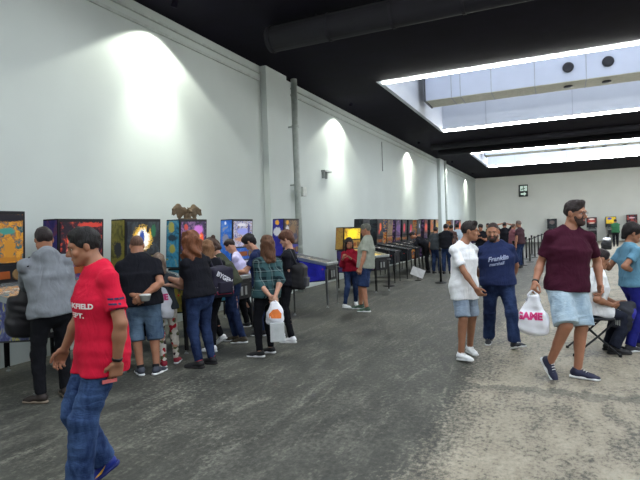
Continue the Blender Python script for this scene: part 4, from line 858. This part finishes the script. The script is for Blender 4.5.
# chest print towards his front-left, sleeve print on the near (left) sleeve
decal('chest_print', r['top'], text_mesh('OAKFIELD', .043, .002), wt, r['ch']+A([-.35, .25, -.03]), (-0.35, -1, 0), (0, 0, 1))
bmx = text_mesh('DEPT.', .043, .002); decal('chest_print', r['top'], bmx, wt, r['ch']+A([-.35, .265, -.09]), (-0.35, -1, 0), (0, 0, 1))
S_, E_, _w = r['AR'][0]; sm = S_+(E_-S_)*.45
for k, tx in enumerate(('ATHLETIC', '19 84', 'DIVISION')): pass
bmx = bmesh.new()
for k in range(3):
    for (a0, a1) in ((-.05, -.022), (-.018, .008), (.012, .05)) if k != 1 else ((-.05, -.01), (-.002, .015)):
        vs = [bmx.verts.new(p) for p in ((a0, .028-.03*k, 0), (a1, .028-.03*k, 0), (a1, .04-.03*k, 0), (a0, .04-.03*k, 0))]; bmx.faces.new(vs)
decal('sleeve_print', r['top'], bmx, nvp, sm+A([-.25, 0, -.03]), (0, -1, 0), (0, 0, 1))
bracelet(r, 0, watchm)
hj, Kn, an, org, f2, fr, u2 = r['LG'][1]
# ---- grey hoodie
r = person('man in a grey hooded sweatshirt seen from behind at the leftmost machines', [(41, 403), (66, 396)], -14, 1.77, (52, 312, 0), (45, 255, 0), (44, 242, 0), [(28, 297, .28), (66, 300, .3)], [(19, 286, .02), (76, 287, .0)],
  head_pitch=14, foot_yaw=(-38, 4), w=1.06, skin_c='tan', hair='short', hair_c=(38,30,32), h=.008, top=dict(m=greyh, sleeve=1.5, hem=.06, ease=.018, hood=True, name='hooded_sweatshirt', wr=.006), bottom=dict(m=bjeans, ease=.008), shoes=dict(m=M('shoe_brown', (44,36,34), .6), sole=M('sole_tan', (120,108,95), .7)))
R_HOOD = r
# ---- bald man
r = person('bald heavy man in a black T-shirt and denim shorts, hands clasped behind him', [(141, 375), (157, 374)], -2, 1.7, (141, 302, 0), (138, 258, 0), (137, 246, .06), [(136, 296, -.2), (143, 296, -.2)], [(117, 281, -.05), (172, 283, -.05)],
  head_pitch=28, foot_yaw=(-12, 38), w=1.3, belly=.03, skin_c='tan', hair='buzz', hair_c=(96,70,58), h=.008, sw=1.02, thumb=((0, 0, -1), (0, 0, -1)), top=dict(m=black, sleeve=.68, hem=.06, ease=.022, flare=.01), bottom=dict(m=sjeans, len=1.2, name='shorts', ease=.025, flare=.02), shoes=dict(m=M('trainer_slate', (60,64,76), .6), sole=sow, sock=sock_b, sockh=.16, laces=lace_w))
R_BALD = r
# ---- child
r = person('child in patterned leggings and red shoes standing beside the bald man', [(164, 367), (177, 363)], -8, 1.42, (165, 309, 0), (161, 274, 0), (158, 262, 0), [(150, 300, .15), (169, 285, -.05)], [(150, 290, 0), (174, 284, -.02)],
  foot_yaw=(-10, 25), w=.88, sex='f', skin_c='fair', hair='bob', hair_c=(120,102,88), h=.008, top=dict(m=slate, sleeve=.7, hem=.05, ease=.02), bottom=dict(m=floral('floral_leggings'), ease=.004, name='leggings'), shoes=dict(m=shr, sole=sow, sock=M('sock_cream', (200,190,180), .8), laces=lace_w))
R_KID = r
# ---- woman with curly hair
r = person('woman with curly brown hair in a black T-shirt and dark jeans, forearm stretched left', [(199, 368), (212, 364)], -42, 1.72, (200, 299, 0), (195, 256, 0), (190, 243, 0), [(168, 278, .12), (176, 282, .3)], [(190, 283, -.08), (196, 284, .2)],
  head_pitch=14, foot_yaw=(-22, -15), w=1.1, sex='f', skin_c='fair', hair='curly', hair_c=(112,68,44), h=.008, top=dict(m=black, sleeve=.6, hem=.03, ease=.015), bottom=dict(m=djeans, ease=.008), shoes=dict(m=shb, sole=sob, sock=shr, sockh=.12))
R_CURL = r
# ---- woman with drawstring bag
r = person('person in a sleeveless black top wearing a striped drawstring bag', [(225, 345), (213, 352)], -35, 1.62, (214, 297, 0), (213, 259, 0), (206, 247, .02), [(196, 284, .3), (204, 285, .35)], [(205, 284, 0), (212, 285, .3)],
  foot_yaw=(-20, -20), foot_pitch=(30, 0), w=.9, sex='f', skin_c='fair', hair='long', hair_c=(120,86,60), h=.009, top=dict(m=black, sleeve=0, hem=.02), bottom=dict(m=bjeans, ease=.004), shoes=dict(m=shw, sole=sow))
R_DRAW = r
# ---- olive person leaning
r = person('person with a hair bun in an olive shirt and jeans leaning over the turquoise machine', [(236, 341), (243, 343)], -78, 1.7, (233, 300, 0), (219, 256, 0), (211, 246, 0), [(205, 283, .12), (206, 284, .4)], [(213, 283, -.06), (218, 284, .35)],
  head_pitch=30, w=.98, skin_c='fair', hair='bun', hair_c=(62,42,34), h=.009, top=dict(m=olive, sleeve=.7, hem=.04, ease=.03), bottom=dict(m=djeans, ease=.008), shoes=dict(m=M('shoe_olive', (58,52,40), .6), sole=sow), foot_yaw=(0, 0))
# ---- two boys at the blue machine
r = person('boy in a lilac shirt bending over the blue pinball machine', [(247, 327), (254, 326)], -80, 1.55, (245, 288, 0), (235, 252, 0), (229, 244, 0), [(221, 271, -.1), (222, 272, .2)], None or ((229, 268, -.1), (229, 270, .3)),
  head_pitch=35, w=.9, skin_c='fair', hair='short', hair_c=(40,30,30), h=.01, top=dict(m=lilac, sleeve=.8, hem=.03, ease=.03), bottom=dict(m=bjeans, ease=.01), shoes=dict(m=shb, sole=sow))
r = person('dark-haired boy in a navy T-shirt reaching his bare arm to the machine', [(262, 336), (268, 334)], -75, 1.62, (261, 293, 0), (256, 251, 0), (248, 240, 0), [(234, 272, -.05), (238, 276, .3)], [(250, 263, -.15), (250, 268, .3)],
  head_pitch=28, w=.9, skin_c='fair', hair='mop', hair_c=(28,24,28), h=.009, top=dict(m=navy, sleeve=.62, hem=.04, ease=.02), bottom=dict(m=djeans, ease=.01), shoes=dict(m=shb, sole=sow))
# ---- plaid woman
r = person('woman with long brown hair in a green plaid shirt, hands behind her back', [(260, 357), (271, 353)], -28, 1.62, (267, 303, 0), (268, 257, 0), (267, 244, 0), [(270, 296, -.2), (276, 295, -.2)], [(254, 280, -.08), (286, 280, -.08)],
  head_pitch=10, foot_yaw=(-42, -38), w=1.0, sex='f', skin_c='fair', hair='long', hair_c=(92,62,44), h=.008, thumb=((0, 0, -1), (0, 0, -1)), top=dict(m=plaid('green_plaid', (24,40,46), (58,88,92), (130,150,150)), sleeve=1.35, hem=.08, ease=.032, wr=.006), bottom=dict(m=bjeans, ease=.003, name='leggings'), shoes=dict(m=shb, sole=sow, low=True))
R_PLAID = r
# ---- person with backpack
r = person('person in black with a black backpack and white shoes facing left', [(292, 343), (281, 338)], -72, 1.7, (288, 293, 0), (290, 251, 0), (286, 237, 0), [(276, 279, .0), (274, 278, .35)], [(289, 279, -.12), (285, 278, .3)],
  head_pitch=16, w=.9, skin_c='fair', hair='mop', hair_c=(92,60,46), h=.008, top=dict(m=black, sleeve=.62, hem=.04, ease=.02), bottom=dict(m=bjeans, ease=.004), shoes=dict(m=shw, sole=sow, laces=lace_w))
R_BACK = r
# ---- girl in red, grey man
r = person('girl in a red hooded sweatshirt with long dark hair, hands raised at her chest', [(356, 305), (345, 308)], 168, 1.5, (351, 273, 0), (350, 250.5, 0), (349, 243, -.02), [(350, 258, -.22), (343, 258, -.24)], [(357, 263, -.1), (342, 263, -.08)],
  head_pitch=10, foot_yaw=(5, -40), w=.95, sex='f', skin_c='tan', hair='long', hair_c=(34,24,26), h=.009, top=dict(m=redh, sleeve=1.8, hem=.02, ease=.02, name='hooded_sweatshirt', hood=True), bottom=dict(m=djeans, ease=.006), shoes=dict(m=shw, sole=sow))
R_GIRL = r
r = person('grey-haired man in a pale grey T-shirt and denim shorts, turned left', [(367, 312), (361, 309)], -78, 1.76, (366, 276, 0), (368, 236.5, 0), (366, 230.5, 0), [(360, 271, -.3), (363, 270, .2)], [(371, 258, -.38), (372, 258, .2)],
  head_pitch=14, w=1.12, belly=.02, skin_c='tan', hair='short', hair_c=(92,94,88), h=.009, top=dict(m=greytee, sleeve=.7, hem=.06, ease=.03, flare=.01), bottom=dict(m=djeans, len=1., name='shorts', ease=.03, flare=.03), shoes=dict(m=shg, sole=sow, sock=sock_b, sockh=.1))
# ---- man in white
r = person('young man in a long white T-shirt and pale shorts walking and looking right', [(470, 353), (462, 361)], 134, 1.74, (464, 297, 0), (463.5, 243, 0), (470, 231, 0), [(472, 297, .32), (478, 292, -.3)], [(476, 276, .32), (460, 276, -.22)],
  head_face=98, head_pitch=6, foot_yaw=(22, 6), w=.9, sw=.95, skin_c='olive', hair='quiff', hair_c=(36,30,30), h=.0075, foot_pitch=(0, -8), top=dict(m=white, sleeve=.78, hem=.17, ease=.016, flare=.01, wr=.005), bottom=dict(m=gshort, len=.95, name='shorts', ease=.015), shoes=dict(m=shw, sole=sow, laces=lace_w))
R_WHITE = r
# ---- man in navy
r = person('bearded man in a navy polo shirt and jeans walking toward the camera', [(516, 350), (489, 343)], 172, 1.72, (498, 292, 0), (495, 243.5, 0), (493, 232, -.03), [(511, 281, .2), (485, 281, .22)], [(523, 268, .1), (478, 266, .15)],
  head_face=188, head_pitch=8, foot_yaw=(-28, 12), foot_pitch=(-18, 0), w=1.18, belly=.012, skin_c='tan', hair='buzz', hair_c=(52,42,40), beard=(56,44,40), h=.0075, top=dict(m=navy, sleeve=.72, hem=.05, ease=.022, collar=M('collar_grey', (80,90,112), .8), name='polo_shirt'), bottom=dict(m=jeans if False else djeans, ease=.02, cuff=1.8), shoes=dict(m=M('shoe_charcoal', (44,46,52), .6), sole=sow, laces=lace_w))
R_NAVY = r
gp = M('print_silver', (150,162,190), .6)
decal('script_print', r['top'], text_mesh('Franklin', .08, .003, .35), gp, r['ch']+A([0, .35, -.0]), (-1, 0, 0), (0, 0, 1), rot=.14)
decal('script_print', r['top'], text_mesh('marshall', .055, .002, .35), gp, r['ch']+A([.02, .35, -.07]), (-1, 0, 0), (0, 0, 1), rot=.14)
# ---- man in burgundy
r = person('tall bearded man in glasses, burgundy T-shirt and pale denim shorts, striding right', [(578, 378), (541, 375)], 152, 1.88, (567, 297, 0), (570, 226, 0), (575, 213, -.02), [(600, 285, -.02), (535, 283, -.05)], [(597, 262, .08), (541, 262, .1)],
  head_face=118, head_pitch=8, sh_face=160, foot_yaw=(-45, -20), foot_pitch=(0, 52), lift=(0, 0), w=1.0, skin_c='tan', hair='quiff', hair_c=(44,36,36), beard=(60,44,40), h=.007, curl=(.6, 1.), top=dict(m=burg, sleeve=.74, hem=.06, ease=.026, flare=.006, wr=.005), bottom=dict(m=ljeans, len=.98, name='shorts', ease=.03, flare=.025), shoes=dict(m=shn, sole=sow, laces=lace_w))
R_BURG = r
hp, HR, q = r['hp'], r['HR'], r['q']; gb = bmesh.new()
for sg in (-1, 1):
    pts = [hp(sg*.033+.025*math.cos(a), .108-.012*abs(math.cos(a)), .002+.018*math.sin(a)) for a in [2*PI*k/16 for k in range(17)]]; tube(gb, pts, .0016, 6)
    tube(gb, [hp(sg*.058, .1, .006), hp(sg*.078, .05, .008), hp(sg*.08, -.005, .004)], .0018, 6)
tube(gb, [hp(-.009, .11, .006), hp(.009, .11, .006)], .0018, 6)
obj('spectacles', gb, M('spectacle_metal', (90,90,95), .3, .8), r['body'])
bracelet(r, 1, watchm)
# ---- boy in blue
r = person('boy in a teal T-shirt and cobalt trousers with a hand on his hip', [(640, 349), (630, 352)], 58, 1.6, (633, 283, 0), (629, 245, 0), (632, 233, 0), [(602, 258, .1), (633, 271, -.08)], [(612, 257, .15), (619, 260, -.3)],
  head_face=70, head_pitch=12, w=.95, skin_c='olive', hair='mop', hair_c=(24,20,22), h=.008, sw=1., top=dict(m=tealtee, sleeve=.6, hem=.02, ease=.022), bottom=dict(m=blut, ease=.02), shoes=dict(m=M('shoe_dark_grey', (50,50,58), .6), sole=sow, laces=lace_w))
# ---- seated person in white
def chair(px, py, rz, label):
    g = ground(px, py); t = tag(empty('folding_chair', (g[0], g[1], 0), rz), label, 'chair'); st = M('chair_steel_dark', (36,38,42), .4, .5)
    for sg in (-1, 1):
        y = sg*.22
        obj('leg', tube(bmesh.new(), [(-.25, y, .012), (.02, y, .25), (.2, y, .43)], .012, 8), st, t); obj('leg', tube(bmesh.new(), [(.25, y*.9, .012), (0, y*.9, .25), (-.17, y*.9, .43), (-.25, y*.9, .8)], .012, 8), st, t)
        for x in (-.25, .25): obj('rubber_foot', tube(bmesh.new(), [(x, y if x < 0 else y*.9, 0), (x, y if x < 0 else y*.9, .03)], .018, 8), M('rubber_black', (18,18,20), .8), t)
    for x, z in ((-.13, .13), (.13, .13)): obj('cross_bar', tube(bmesh.new(), [(x, -.22, z), (x, .22, z)], .009, 8), st, t)
    obj('seat', B(-.2, .21, -.21, .21, .43, .455), M('chair_seat_dark', (30,32,36), .6), t, bevel=.01)
    obj('backrest', B(-.265, -.245, -.2, .2, .6, .82), M('chair_seat_dark', (30,32,36), .6), t, bevel=.008)
    return t
cg = (593, 352.5); gch = ground(*cg)
los = unit([gch[0], gch[1], 0]); rgt = A([los[1], -los[0], 0]); ca = math.radians(12)
cd_ = rgt*math.cos(ca)+los*math.sin(ca); chair(cg[0], cg[1], math.atan2(cd_[1], cd_[0]), 'dark folding chair under the seated person in white')
r = person('person in a white T-shirt sitting hunched on a folding chair', [(609, 350), (614, 354)], 72, 1.74, (589, 309, 0), (597, 271, 0), (600, 261, 0), [(616, 303, .05), (612, 305, -.2)], [(603, 298, .2), (600, 297, -.25)], seat=(595, 352),
  head_pitch=22, foot_yaw=(0, 8), w=1.05, belly=.015, skin_c='olive', hair='short', hair_c=(34,26,28), h=.008, knees=((622, 312, .1), (617, 314, -.14)), top=dict(m=white, sleeve=.75, hem=.06, ease=.03, flare=.01), bottom=dict(m=cloth('charcoal_navy_trousers', (34,38,52)), ease=.02), shoes=dict(m=shb, sole=sob))
R_SEAT = r
# ---- far people (coarser)
fargrp = None
def far(label, px, py, face, H, topm, botm, hair_c=(30,24,26), arms='down', w=1., sex='m', hair='short', sl=.65, lean=0., shoe=shb, skin_c='tan', h=.014):
    g = ground(px, py); d = depth_of(g); pp = FPX/d; hy = lambda z: 1; s = H/1.75
    def P(x, z, dd=0.):                                  # x to the right (m), z height (m), from the foot point
        c = g+A([0, 0, z]); cc = MW.T@(c-A([0, 0, CAMZ])); return (cc[0]/cc[2]*FPX+CX+x*pp, cc[1]/cc[2]*FPX+CY, dd)
    fr_ = math.radians(face); fx, fd = math.sin(fr_), math.cos(fr_); rx, rd = math.cos(fr_), -math.sin(fr_)    # image-right / depth components of forward and right
    def Q(rt, fw_, z): return P(rt*rx+fw_*fx, z, rt*rd+fw_*fd)
    hd_ = {'down': [(-.24, .05, .78), (.24, .05, .78)], 'fwd': [(-.14, .42, 1.0), (.14, .42, 1.0)], 'head': [(-.1, .02, 1.62), (.1, .02, 1.62)], 'cross': [(-.05, .25, 1.15), (.05, .25, 1.15)], 'hip': [(-.2, 0, .98), (.2, 0, .98)]}[arms]
    eb = {'down': [(-.28, -.02, 1.1), (.28, -.02, 1.1)], 'fwd': [(-.25, .12, 1.1), (.25, .12, 1.1)], 'head': [(-.45, .02, 1.5), (.45, .02, 1.5)], 'cross': [(-.28, .05, 1.12), (.28, .05, 1.12)], 'hip': [(-.42, -.1, 1.15), (.42, -.1, 1.15)]}[arms]
    f0 = Q(-.1, 0, 0); f1 = Q(.1, .05, 0)
    fl = ground(*(lambda p: (p[0], p[1]))(P(-.1*rx, 0))); 
    def G2(rt, fw_):                                     # ground pixel of a point rt right, fw_ forward
        R2 = unit([g[0], g[1], 0]); r2 = A([R2[1], -R2[0], 0]); c = g+(r2*rx+R2*rd)*rt+(r2*fx+R2*fd)*fw_; cc = MW.T@(c-A([0, 0, CAMZ])); return (cc[0]/cc[2]*FPX+CX, cc[1]/cc[2]*FPX+CY)
    ln = math.sin(math.radians(lean)); lc = math.cos(math.radians(lean))
    nz_ = .92*s+.5*s*lc; nf = .5*s*ln; hz = nz_+.14*s*lc; hf_ = nf+.05+.14*s*ln
    sc = lambda L: [Q(a*s, b*s+nf*.8, (c-(1.42*s-(nz_-.04))/s*.0)*s-(1.42*s-nz_) if lean else c*s) for a, b, c in L]
    return person(label, [G2(-.1, 0), G2(.1, .06)], face, H, Q(0, 0, .9*s), Q(0, nf, nz_), Q(0, hf_, hz), sc(hd_), sc(eb), head_pitch=8+lean*.6, w=w, sex=sex, skin_c=skin_c, hair=hair, hair_c=hair_c, h=h, far=True,
        top=dict(m=topm, sleeve=sl, hem=.05, ease=.025), bottom=dict(m=botm, ease=.015), shoes=dict(m=shoe, sole=shoe))
far('person in a black T-shirt and jeans standing back-turned before the far pillar', 447, 274, 10, 1.76, black, djeans, arms='fwd', w=1.05)
far('person in a dark slate T-shirt with a bare arm hanging, left of the far pillar', 436.5, 273.5, 25, 1.66, slate, djeans, arms='down')
far('player in a black jacket bent low over a machine in the far row', 429, 272.5, -80, 1.74, black, bjeans, arms='fwd', lean=52, sl=1.6)
far('brown-shirted person with dark hair just beyond the far pillar', 452, 266, 20, 1.72, maroonb, bjeans, arms='fwd')
far('person in a pale shirt partly behind the man in white', 458.5, 264.5, -20, 1.74, cloth('pale_blue_cotton', (170,186,200)), djeans, arms='fwd', w=1.1)
far('dark-haired person in a black printed T-shirt seen between the two walking men', 482, 268, 190, 1.7, black, bjeans, arms='cross', hair='mop')
far('person in a black T-shirt holding both hands to the head, back turned', 505.5, 263, 5, 1.76, black, djeans, arms='head')
far('person in a dusty pink top beside the belted line', 513.5, 265, 60, 1.68, cloth('dusty_pink_cotton', (130,84,92)), bjeans, arms='fwd', hair_c=(90,70,60))
far('person in a faded brown T-shirt and blue jeans at the belted line', 521, 268, -60, 1.78, cloth('faded_brown_cotton', (66,46,52)), djeans, arms='down', hair_c=(110,96,90))
far('person in a green T-shirt playing at the far wall, back turned', 616, 246.5, -10, 1.74, green, bjeans, arms='fwd', w=1.15, h=.018)
far('distant person in a dark red top behind the man in white', 467, 258, 160, 1.68, cloth('dark_red_cotton', (110,40,44)), djeans, arms='cross', h=.018)
far('distant person in black near the far wall behind the man in navy', 489.5, 255, -120, 1.75, black, bjeans, arms='down', h=.018)
# ------------------------------------------------------------------ things they carry
def lp(r, v): return A(v)
def held_bag(label, r, hand_i, mat, hgt, wid, dep, txt=None, tcol=None, yaw=0., tsize=.09, pts=None, top_gap=.06):
    """soft carrier bag hanging from a hand: body, two handles, print"""
    S, E_, Wr = r['AR'][hand_i]; p = Vector(W(r, Wr+unit(Wr-E_)*.09*r['s'])); 
    fcam = Vector((-p.x, -p.y, 0)).normalized(); t = tag(empty('carrier_bag', (p.x, p.y, p.z-hgt-top_gap), math.atan2(fcam.y, fcam.x)+PI/2+math.radians(yaw)), label, 'bag')
    w2, d2 = wid/2, dep/2
    pr = [rbox((0, 0, hgt*.3), I3, (w2-.04, max(d2-.05, .012), hgt*.18), .04, .05), ell((0, 0, hgt*.24), I3, (w2*1.02, d2*1.05, hgt*.25), .05), ell((0, 0, hgt*.52), I3, (w2*.85, d2*.7, hgt*.28), .06), rbox((0, 0, hgt*.84), I3, (w2*.3, .012, hgt*.1), .02, .07)]
    b_ = sdfobj('bag_body', pr, .008, mat, t, wrinkle(.011, 1.3, len(label), .8))
    for sg in (-1, 1):
        m_ = bmesh.new(); tube(m_, [(sg*w2*.5, -.01, hgt*.84), (sg*w2*.35, -.005, hgt*.98), (sg*.012, 0, hgt+top_gap*.9), (-sg*.008, 0, hgt+top_gap)], .014, 8, .008); obj('handle', m_, mat, t, smooth=True)
    if txt:
        bpy.context.view_layer.update()
        for (tx, sz, x, z) in txt: decal('bag_print', b_, text_mesh(tx, sz, .006), tcol, (x, -.4, z), (1, 0, 0), (0, 0, 1), off=.003)
    return t
held_bag('white plastic carrier bag with magenta lettering in the hand of the man in burgundy', R_BURG, 1, bagw, .42, .27, .15, [('GAME', .095, -.03, .2)], pink, -12, top_gap=.04)
held_bag('white plastic carrier bag with magenta lettering hanging beside the child', R_KID, 1, bagw, .4, .2, .14, [('ME', .1, -.02, .27)], pink, 10, top_gap=.03)
t = held_bag('white bag with orange print held behind the woman in plaid', R_PLAID, 1, bagw, .27, .2, .12, None, None, 0, top_gap=.02)
tb = [c for c in t.children if c.name.startswith('bag_body')][0]; orm = M('bag_print_orange', (225,120,50), .5)
bmx = bmesh.new(); vs = [bmx.verts.new(p) for p in ((-.07, -.05, 0), (.08, -.06, 0), (.085, -.0, 0), (.04, .06, 0), (-.02, .055, 0), (-.075, .0, 0))]; bmx.faces.new(vs); decal('orange_panel', tb, bmx, orm, (0, -.4, .13), (1, 0, 0), (0, 0, 1), off=.003)
o_ = R_PLAID; p = W(o_, o_['AR'][1][2]); fc = unit([-p[0], -p[1], 0])
t = tag(empty('paper_bag', (p[0]+fc[0]*.09, p[1]+fc[1]*.09, p[2]-.58), math.atan2(fc[1], fc[0])+PI/2), 'small pale grey paper bag hanging below the orange-printed bag', 'bag')
obj('bag_body', B(-.09, .09, -.035, .035, 0, .24), M('paper_bag_grey', (185,190,192), .7), t, bevel=.008); obj('handle', tube(bmesh.new(), [(-.04, 0, .24), (-.02, 0, .38), (.02, 0, .42), (.04, 0, .24)], .004, 6), M('paper_bag_grey', (185,190,192), .7), t)
# clear tub in the bald man's hands
p = W(R_BALD, R_BALD['AR'][1][2]*.5+R_BALD['AR'][0][2]*.5); fc = unit([-p[0], -p[1], 0]); g = p+fc*.07
t = tag(empty('plastic_tub', (g[0], g[1], g[2]-.05), math.atan2(fc[1], fc[0])+PI/2), 'clear plastic tub held behind the bald man', 'tub')
obj('tub_body', lathe(bmesh.new(), [(.045, 0), (.062, .06), (.064, .06), (.064, .064), (.06, .064)], 18, (.06, 0, 0)), plast, t, smooth=True); obj('tub_lid', lathe(bmesh.new(), [(.066, .064), (.066, .072), (.05, .075)], 18, (.06, 0, 0)), plast, t)
# phone
def handbox(r, i, half, mat, name, label, cat, off=(0, 0, 0)):
    S, E_, Wr = r['AR'][i]; d = unit(Wr-E_); c = W(r, Wr+d*.1*r['s']+A(off)); t = obj(name, B(-half[0], half[0], -half[1], half[1], -half[2], half[2]), mat, None, tuple(c), bevel=.004); t.rotation_euler = r['body'].rotation_euler; return tag(t, label, cat)
t = handbox(R_RED, 0, (.006, .045, .012), M('wrapper_pink', (215,110,110), .5), 'wrapper', 'small pink wrapper in the near hand of the man in red', 'wrapper', (.02, .03, -.02))
# backpacks
def backpack(label, r, m1, m2, off=.14, hgt=.44, wid=.3, dz=-.2, name='backpack', tiltx=0., straps=True, side=0.):
    sR, sF, U = r['SR'], r['SF'], r['U']; c = r['shc']+U*dz-sF*off+sR*side; R3 = np.array([sR, -sF, U])
    def L(x, y, z): return c+sR*x-sF*y+U*z
    pr = [rbox(c, R3, (wid/2-.05, .05, hgt/2-.06), .05, .03), ell(L(0, .05, -hgt*.15), R3, (wid*.42, .07, hgt*.28), .04), cone(L(-.05, 0, hgt*.42), L(.05, 0, hgt*.42), .05, .05, .04)]
    b = sdfobj(name, pr, .009, m1, None, wrinkle(.005)); b.location = r['body'].location; b.rotation_euler = r['body'].rotation_euler; tag(b, label, 'bag')
    sdfobj('front_pocket', [rbox(L(0, .115, -hgt*.16), R3, (wid*.26, .012, hgt*.14), .02, .02)], .008, m2, b)
    if straps:
        for k, sg in ((0, -1), (1, 1)):
            s_ = r['s']; top = r['shc']+sR*sg*.1*s_+U*.07*s_; m_ = bmesh.new()
            tube(m_, [L(sg*.08, -.02, hgt*.4), top-sF*.03, top+sF*.05-U*.01, r['shc']+sR*sg*.125*s_+sF*.125*s_-U*.08*s_, r['shc']+sR*sg*.16*s_+sF*.09*s_-U*.25*s_, L(sg*wid*.42, -.03, -hgt*.3)], .014, 8); obj('strap', m_, m2, b, smooth=True)
    return b
backpack('black rounded backpack worn by the person in white shoes', R_BACK, M('backpack_black', (22,22,26), .7), M('backpack_trim', (46,48,54), .6), .17, .38, .28, -.32)
db = backpack('dark drawstring bag with pale lettering and pink base worn on the back', R_DRAW, M('drawstring_navy', (34,32,52), .7), M('drawstring_navy', (34,32,52), .7), .16, .44, .36, -.27, 'drawstring_bag')
o = R_DRAW; sR, sF, U = o['SR'], o['SF'], o['U']; cc_ = o['shc']-U*.27-sF*.6
decal('white_lettering', db, text_mesh('BYGEN', .09, .004), M('print_white2', (210,210,220), .7), cc_+U*.06, sR, U, rot=-.5)
for z0_, z1_, mt in ((-.165, -.12, M('drawstring_pink', (170,50,84), .7)), (-.12, -.06, M('drawstring_grey', (150,146,160), .7))):
    bmx = bmesh.new(); vs = [bmx.verts.new(p) for p in ((-.16, z0_, 0), (.16, z0_, 0), (.16, z1_, 0), (-.16, z1_, 0))]; bmx.faces.new(vs); decal('base_stripe', db, bmx, mt, cc_, sR, U)
# black bag on the hoodie man's forearm
S_, E_, Wr = R_HOOD['AR'][0]; c = E_*.45+Wr*.55
pr = [rbox(c+A([-.0, .02, -.26]), I3, (.12, .03, .15), .06, .04), cone(c+A([0, 0, -.03]), c+A([0, 0, -.2]), .07, .1, .05), ell(c+A([-.03, .02, -.36]), I3, (.19, .1, .13), .05)]
b = sdfobj('shoulder_bag', pr, .01, M('bag_black_leather', (22,22,28), .55), None, wrinkle(.012)); b.location = R_HOOD['body'].location; b.rotation_euler = R_HOOD['body'].rotation_euler; tag(b, 'large black bag hanging from the forearm of the man in the grey hoodie', 'bag')
sn = R_HOOD; m_ = bmesh.new(); tube(m_, [tuple(c+A([.06, 0, -.12])), tuple(sn['sh'][0]+A([-.0, -.075, .0])), tuple(sn['sh'][0]+A([.03, -.02, .075])), tuple(sn['sh'][0]+A([.02, .08, -.02])), tuple(c+A([.03, .1, -.1]))], .012, 8); obj('strap', m_, M('bag_black_leather', (22,22,28), .55), b, smooth=True)
# lap backpack of the seated person
g = atdepth(622, 317, depth_of(R_SEAT['mid'])-.1); pr = [rbox((0, 0, 0), I3, (.06, .06, .09), .06, .04), cone((-.05, 0, .13), (.06, 0, .17), .05, .05, .04)]
b = sdfobj('backpack', pr, .009, M('backpack_dark', (34,38,48), .7), None, wrinkle(.008), tuple(g)); b.rotation_euler = (0, .25, math.atan2(-rgt[0], rgt[1])+PI/2); tag(b, 'dark backpack with cobalt edge on the lap of the seated person', 'bag')
sdfobj('side_panel', [cone((.09, -.04, -.08), (.1, -.04, .1), .045, .045, .03, (1, 0, 0), .6), cone((.06, -.08, -.1), (.09, -.08, .08), .036, .036, .03)], .008, M('backpack_cobalt', (40,40,150), .6), b)
m_ = bmesh.new()
for k in range(3): tube(m_, [(-.05-.02*k, -.118, .1), (-.03-.02*k, -.124, .0), (-.01-.02*k, -.118, -.09)], .006, 6)
obj('stripes', m_, M('stripe_silver', (170,175,170), .5), b)
# black rucksack and pale bag on the ground by the person in green
g = ground(606.5, 249.5)
b = sdfobj('rucksack', [ell((0, 0, .3), I3, (.27, .18, .24), .05), rbox((0, 0, .13), I3, (.2, .1, .08), .05, .05)], .02, M('rucksack_black', (22,24,28), .7), None, wrinkle(.015), (g[0], g[1], 0)); tag(b, 'large black rucksack standing on the floor left of the person in green', 'bag')
b = sdfobj('crumpled_bag', [ell((0, 0, .09), I3, (.2, .15, .09), .04)], .015, bagw, None, wrinkle(.02, 1.4), (g[0]+.02, g[1], .47)); tag(b, 'crumpled white bag lying on top of the black rucksack', 'bag')
# tilted paper sheet taped to a far machine's leg
ps = bmesh.new(); ps.faces.new([ps.verts.new(p) for p in ((0, -.2, -.13), (0, .2, -.13), (0, .2, .13), (0, -.2, .13))]); 
pp = atdepth(417.8, 272.3, 15.6); tsh = obj('paper_sheet', bmesh_solid(ps, (.003, 0, 0)), M('paper_white', (222,224,228), .8), None, tuple(pp)); lo_ = unit([-pp[0], -pp[1], 0]); tsh.rotation_euler = (math.radians(-22), 0, math.atan2(lo_[1], lo_[0])); tag(tsh, 'white sheet of paper hanging tilted in front of the far row of machines', 'paper')
zt_ = 1.0; st = tag(empty('sign_stand', (pp[0]-lo_[0]*.04, pp[1]-lo_[1]*.04, 0)), 'thin dark stand carrying the tilted white sheet', 'stand')
obj('rod', tube(bmesh.new(), [(0, 0, 0.02), (0, 0, float(pp[2]))], .008, 8), POST, st); obj('foot', lathe(bmesh.new(), [(.1, 0), (.1, .012), (.02, .025)], 16), POST, st)
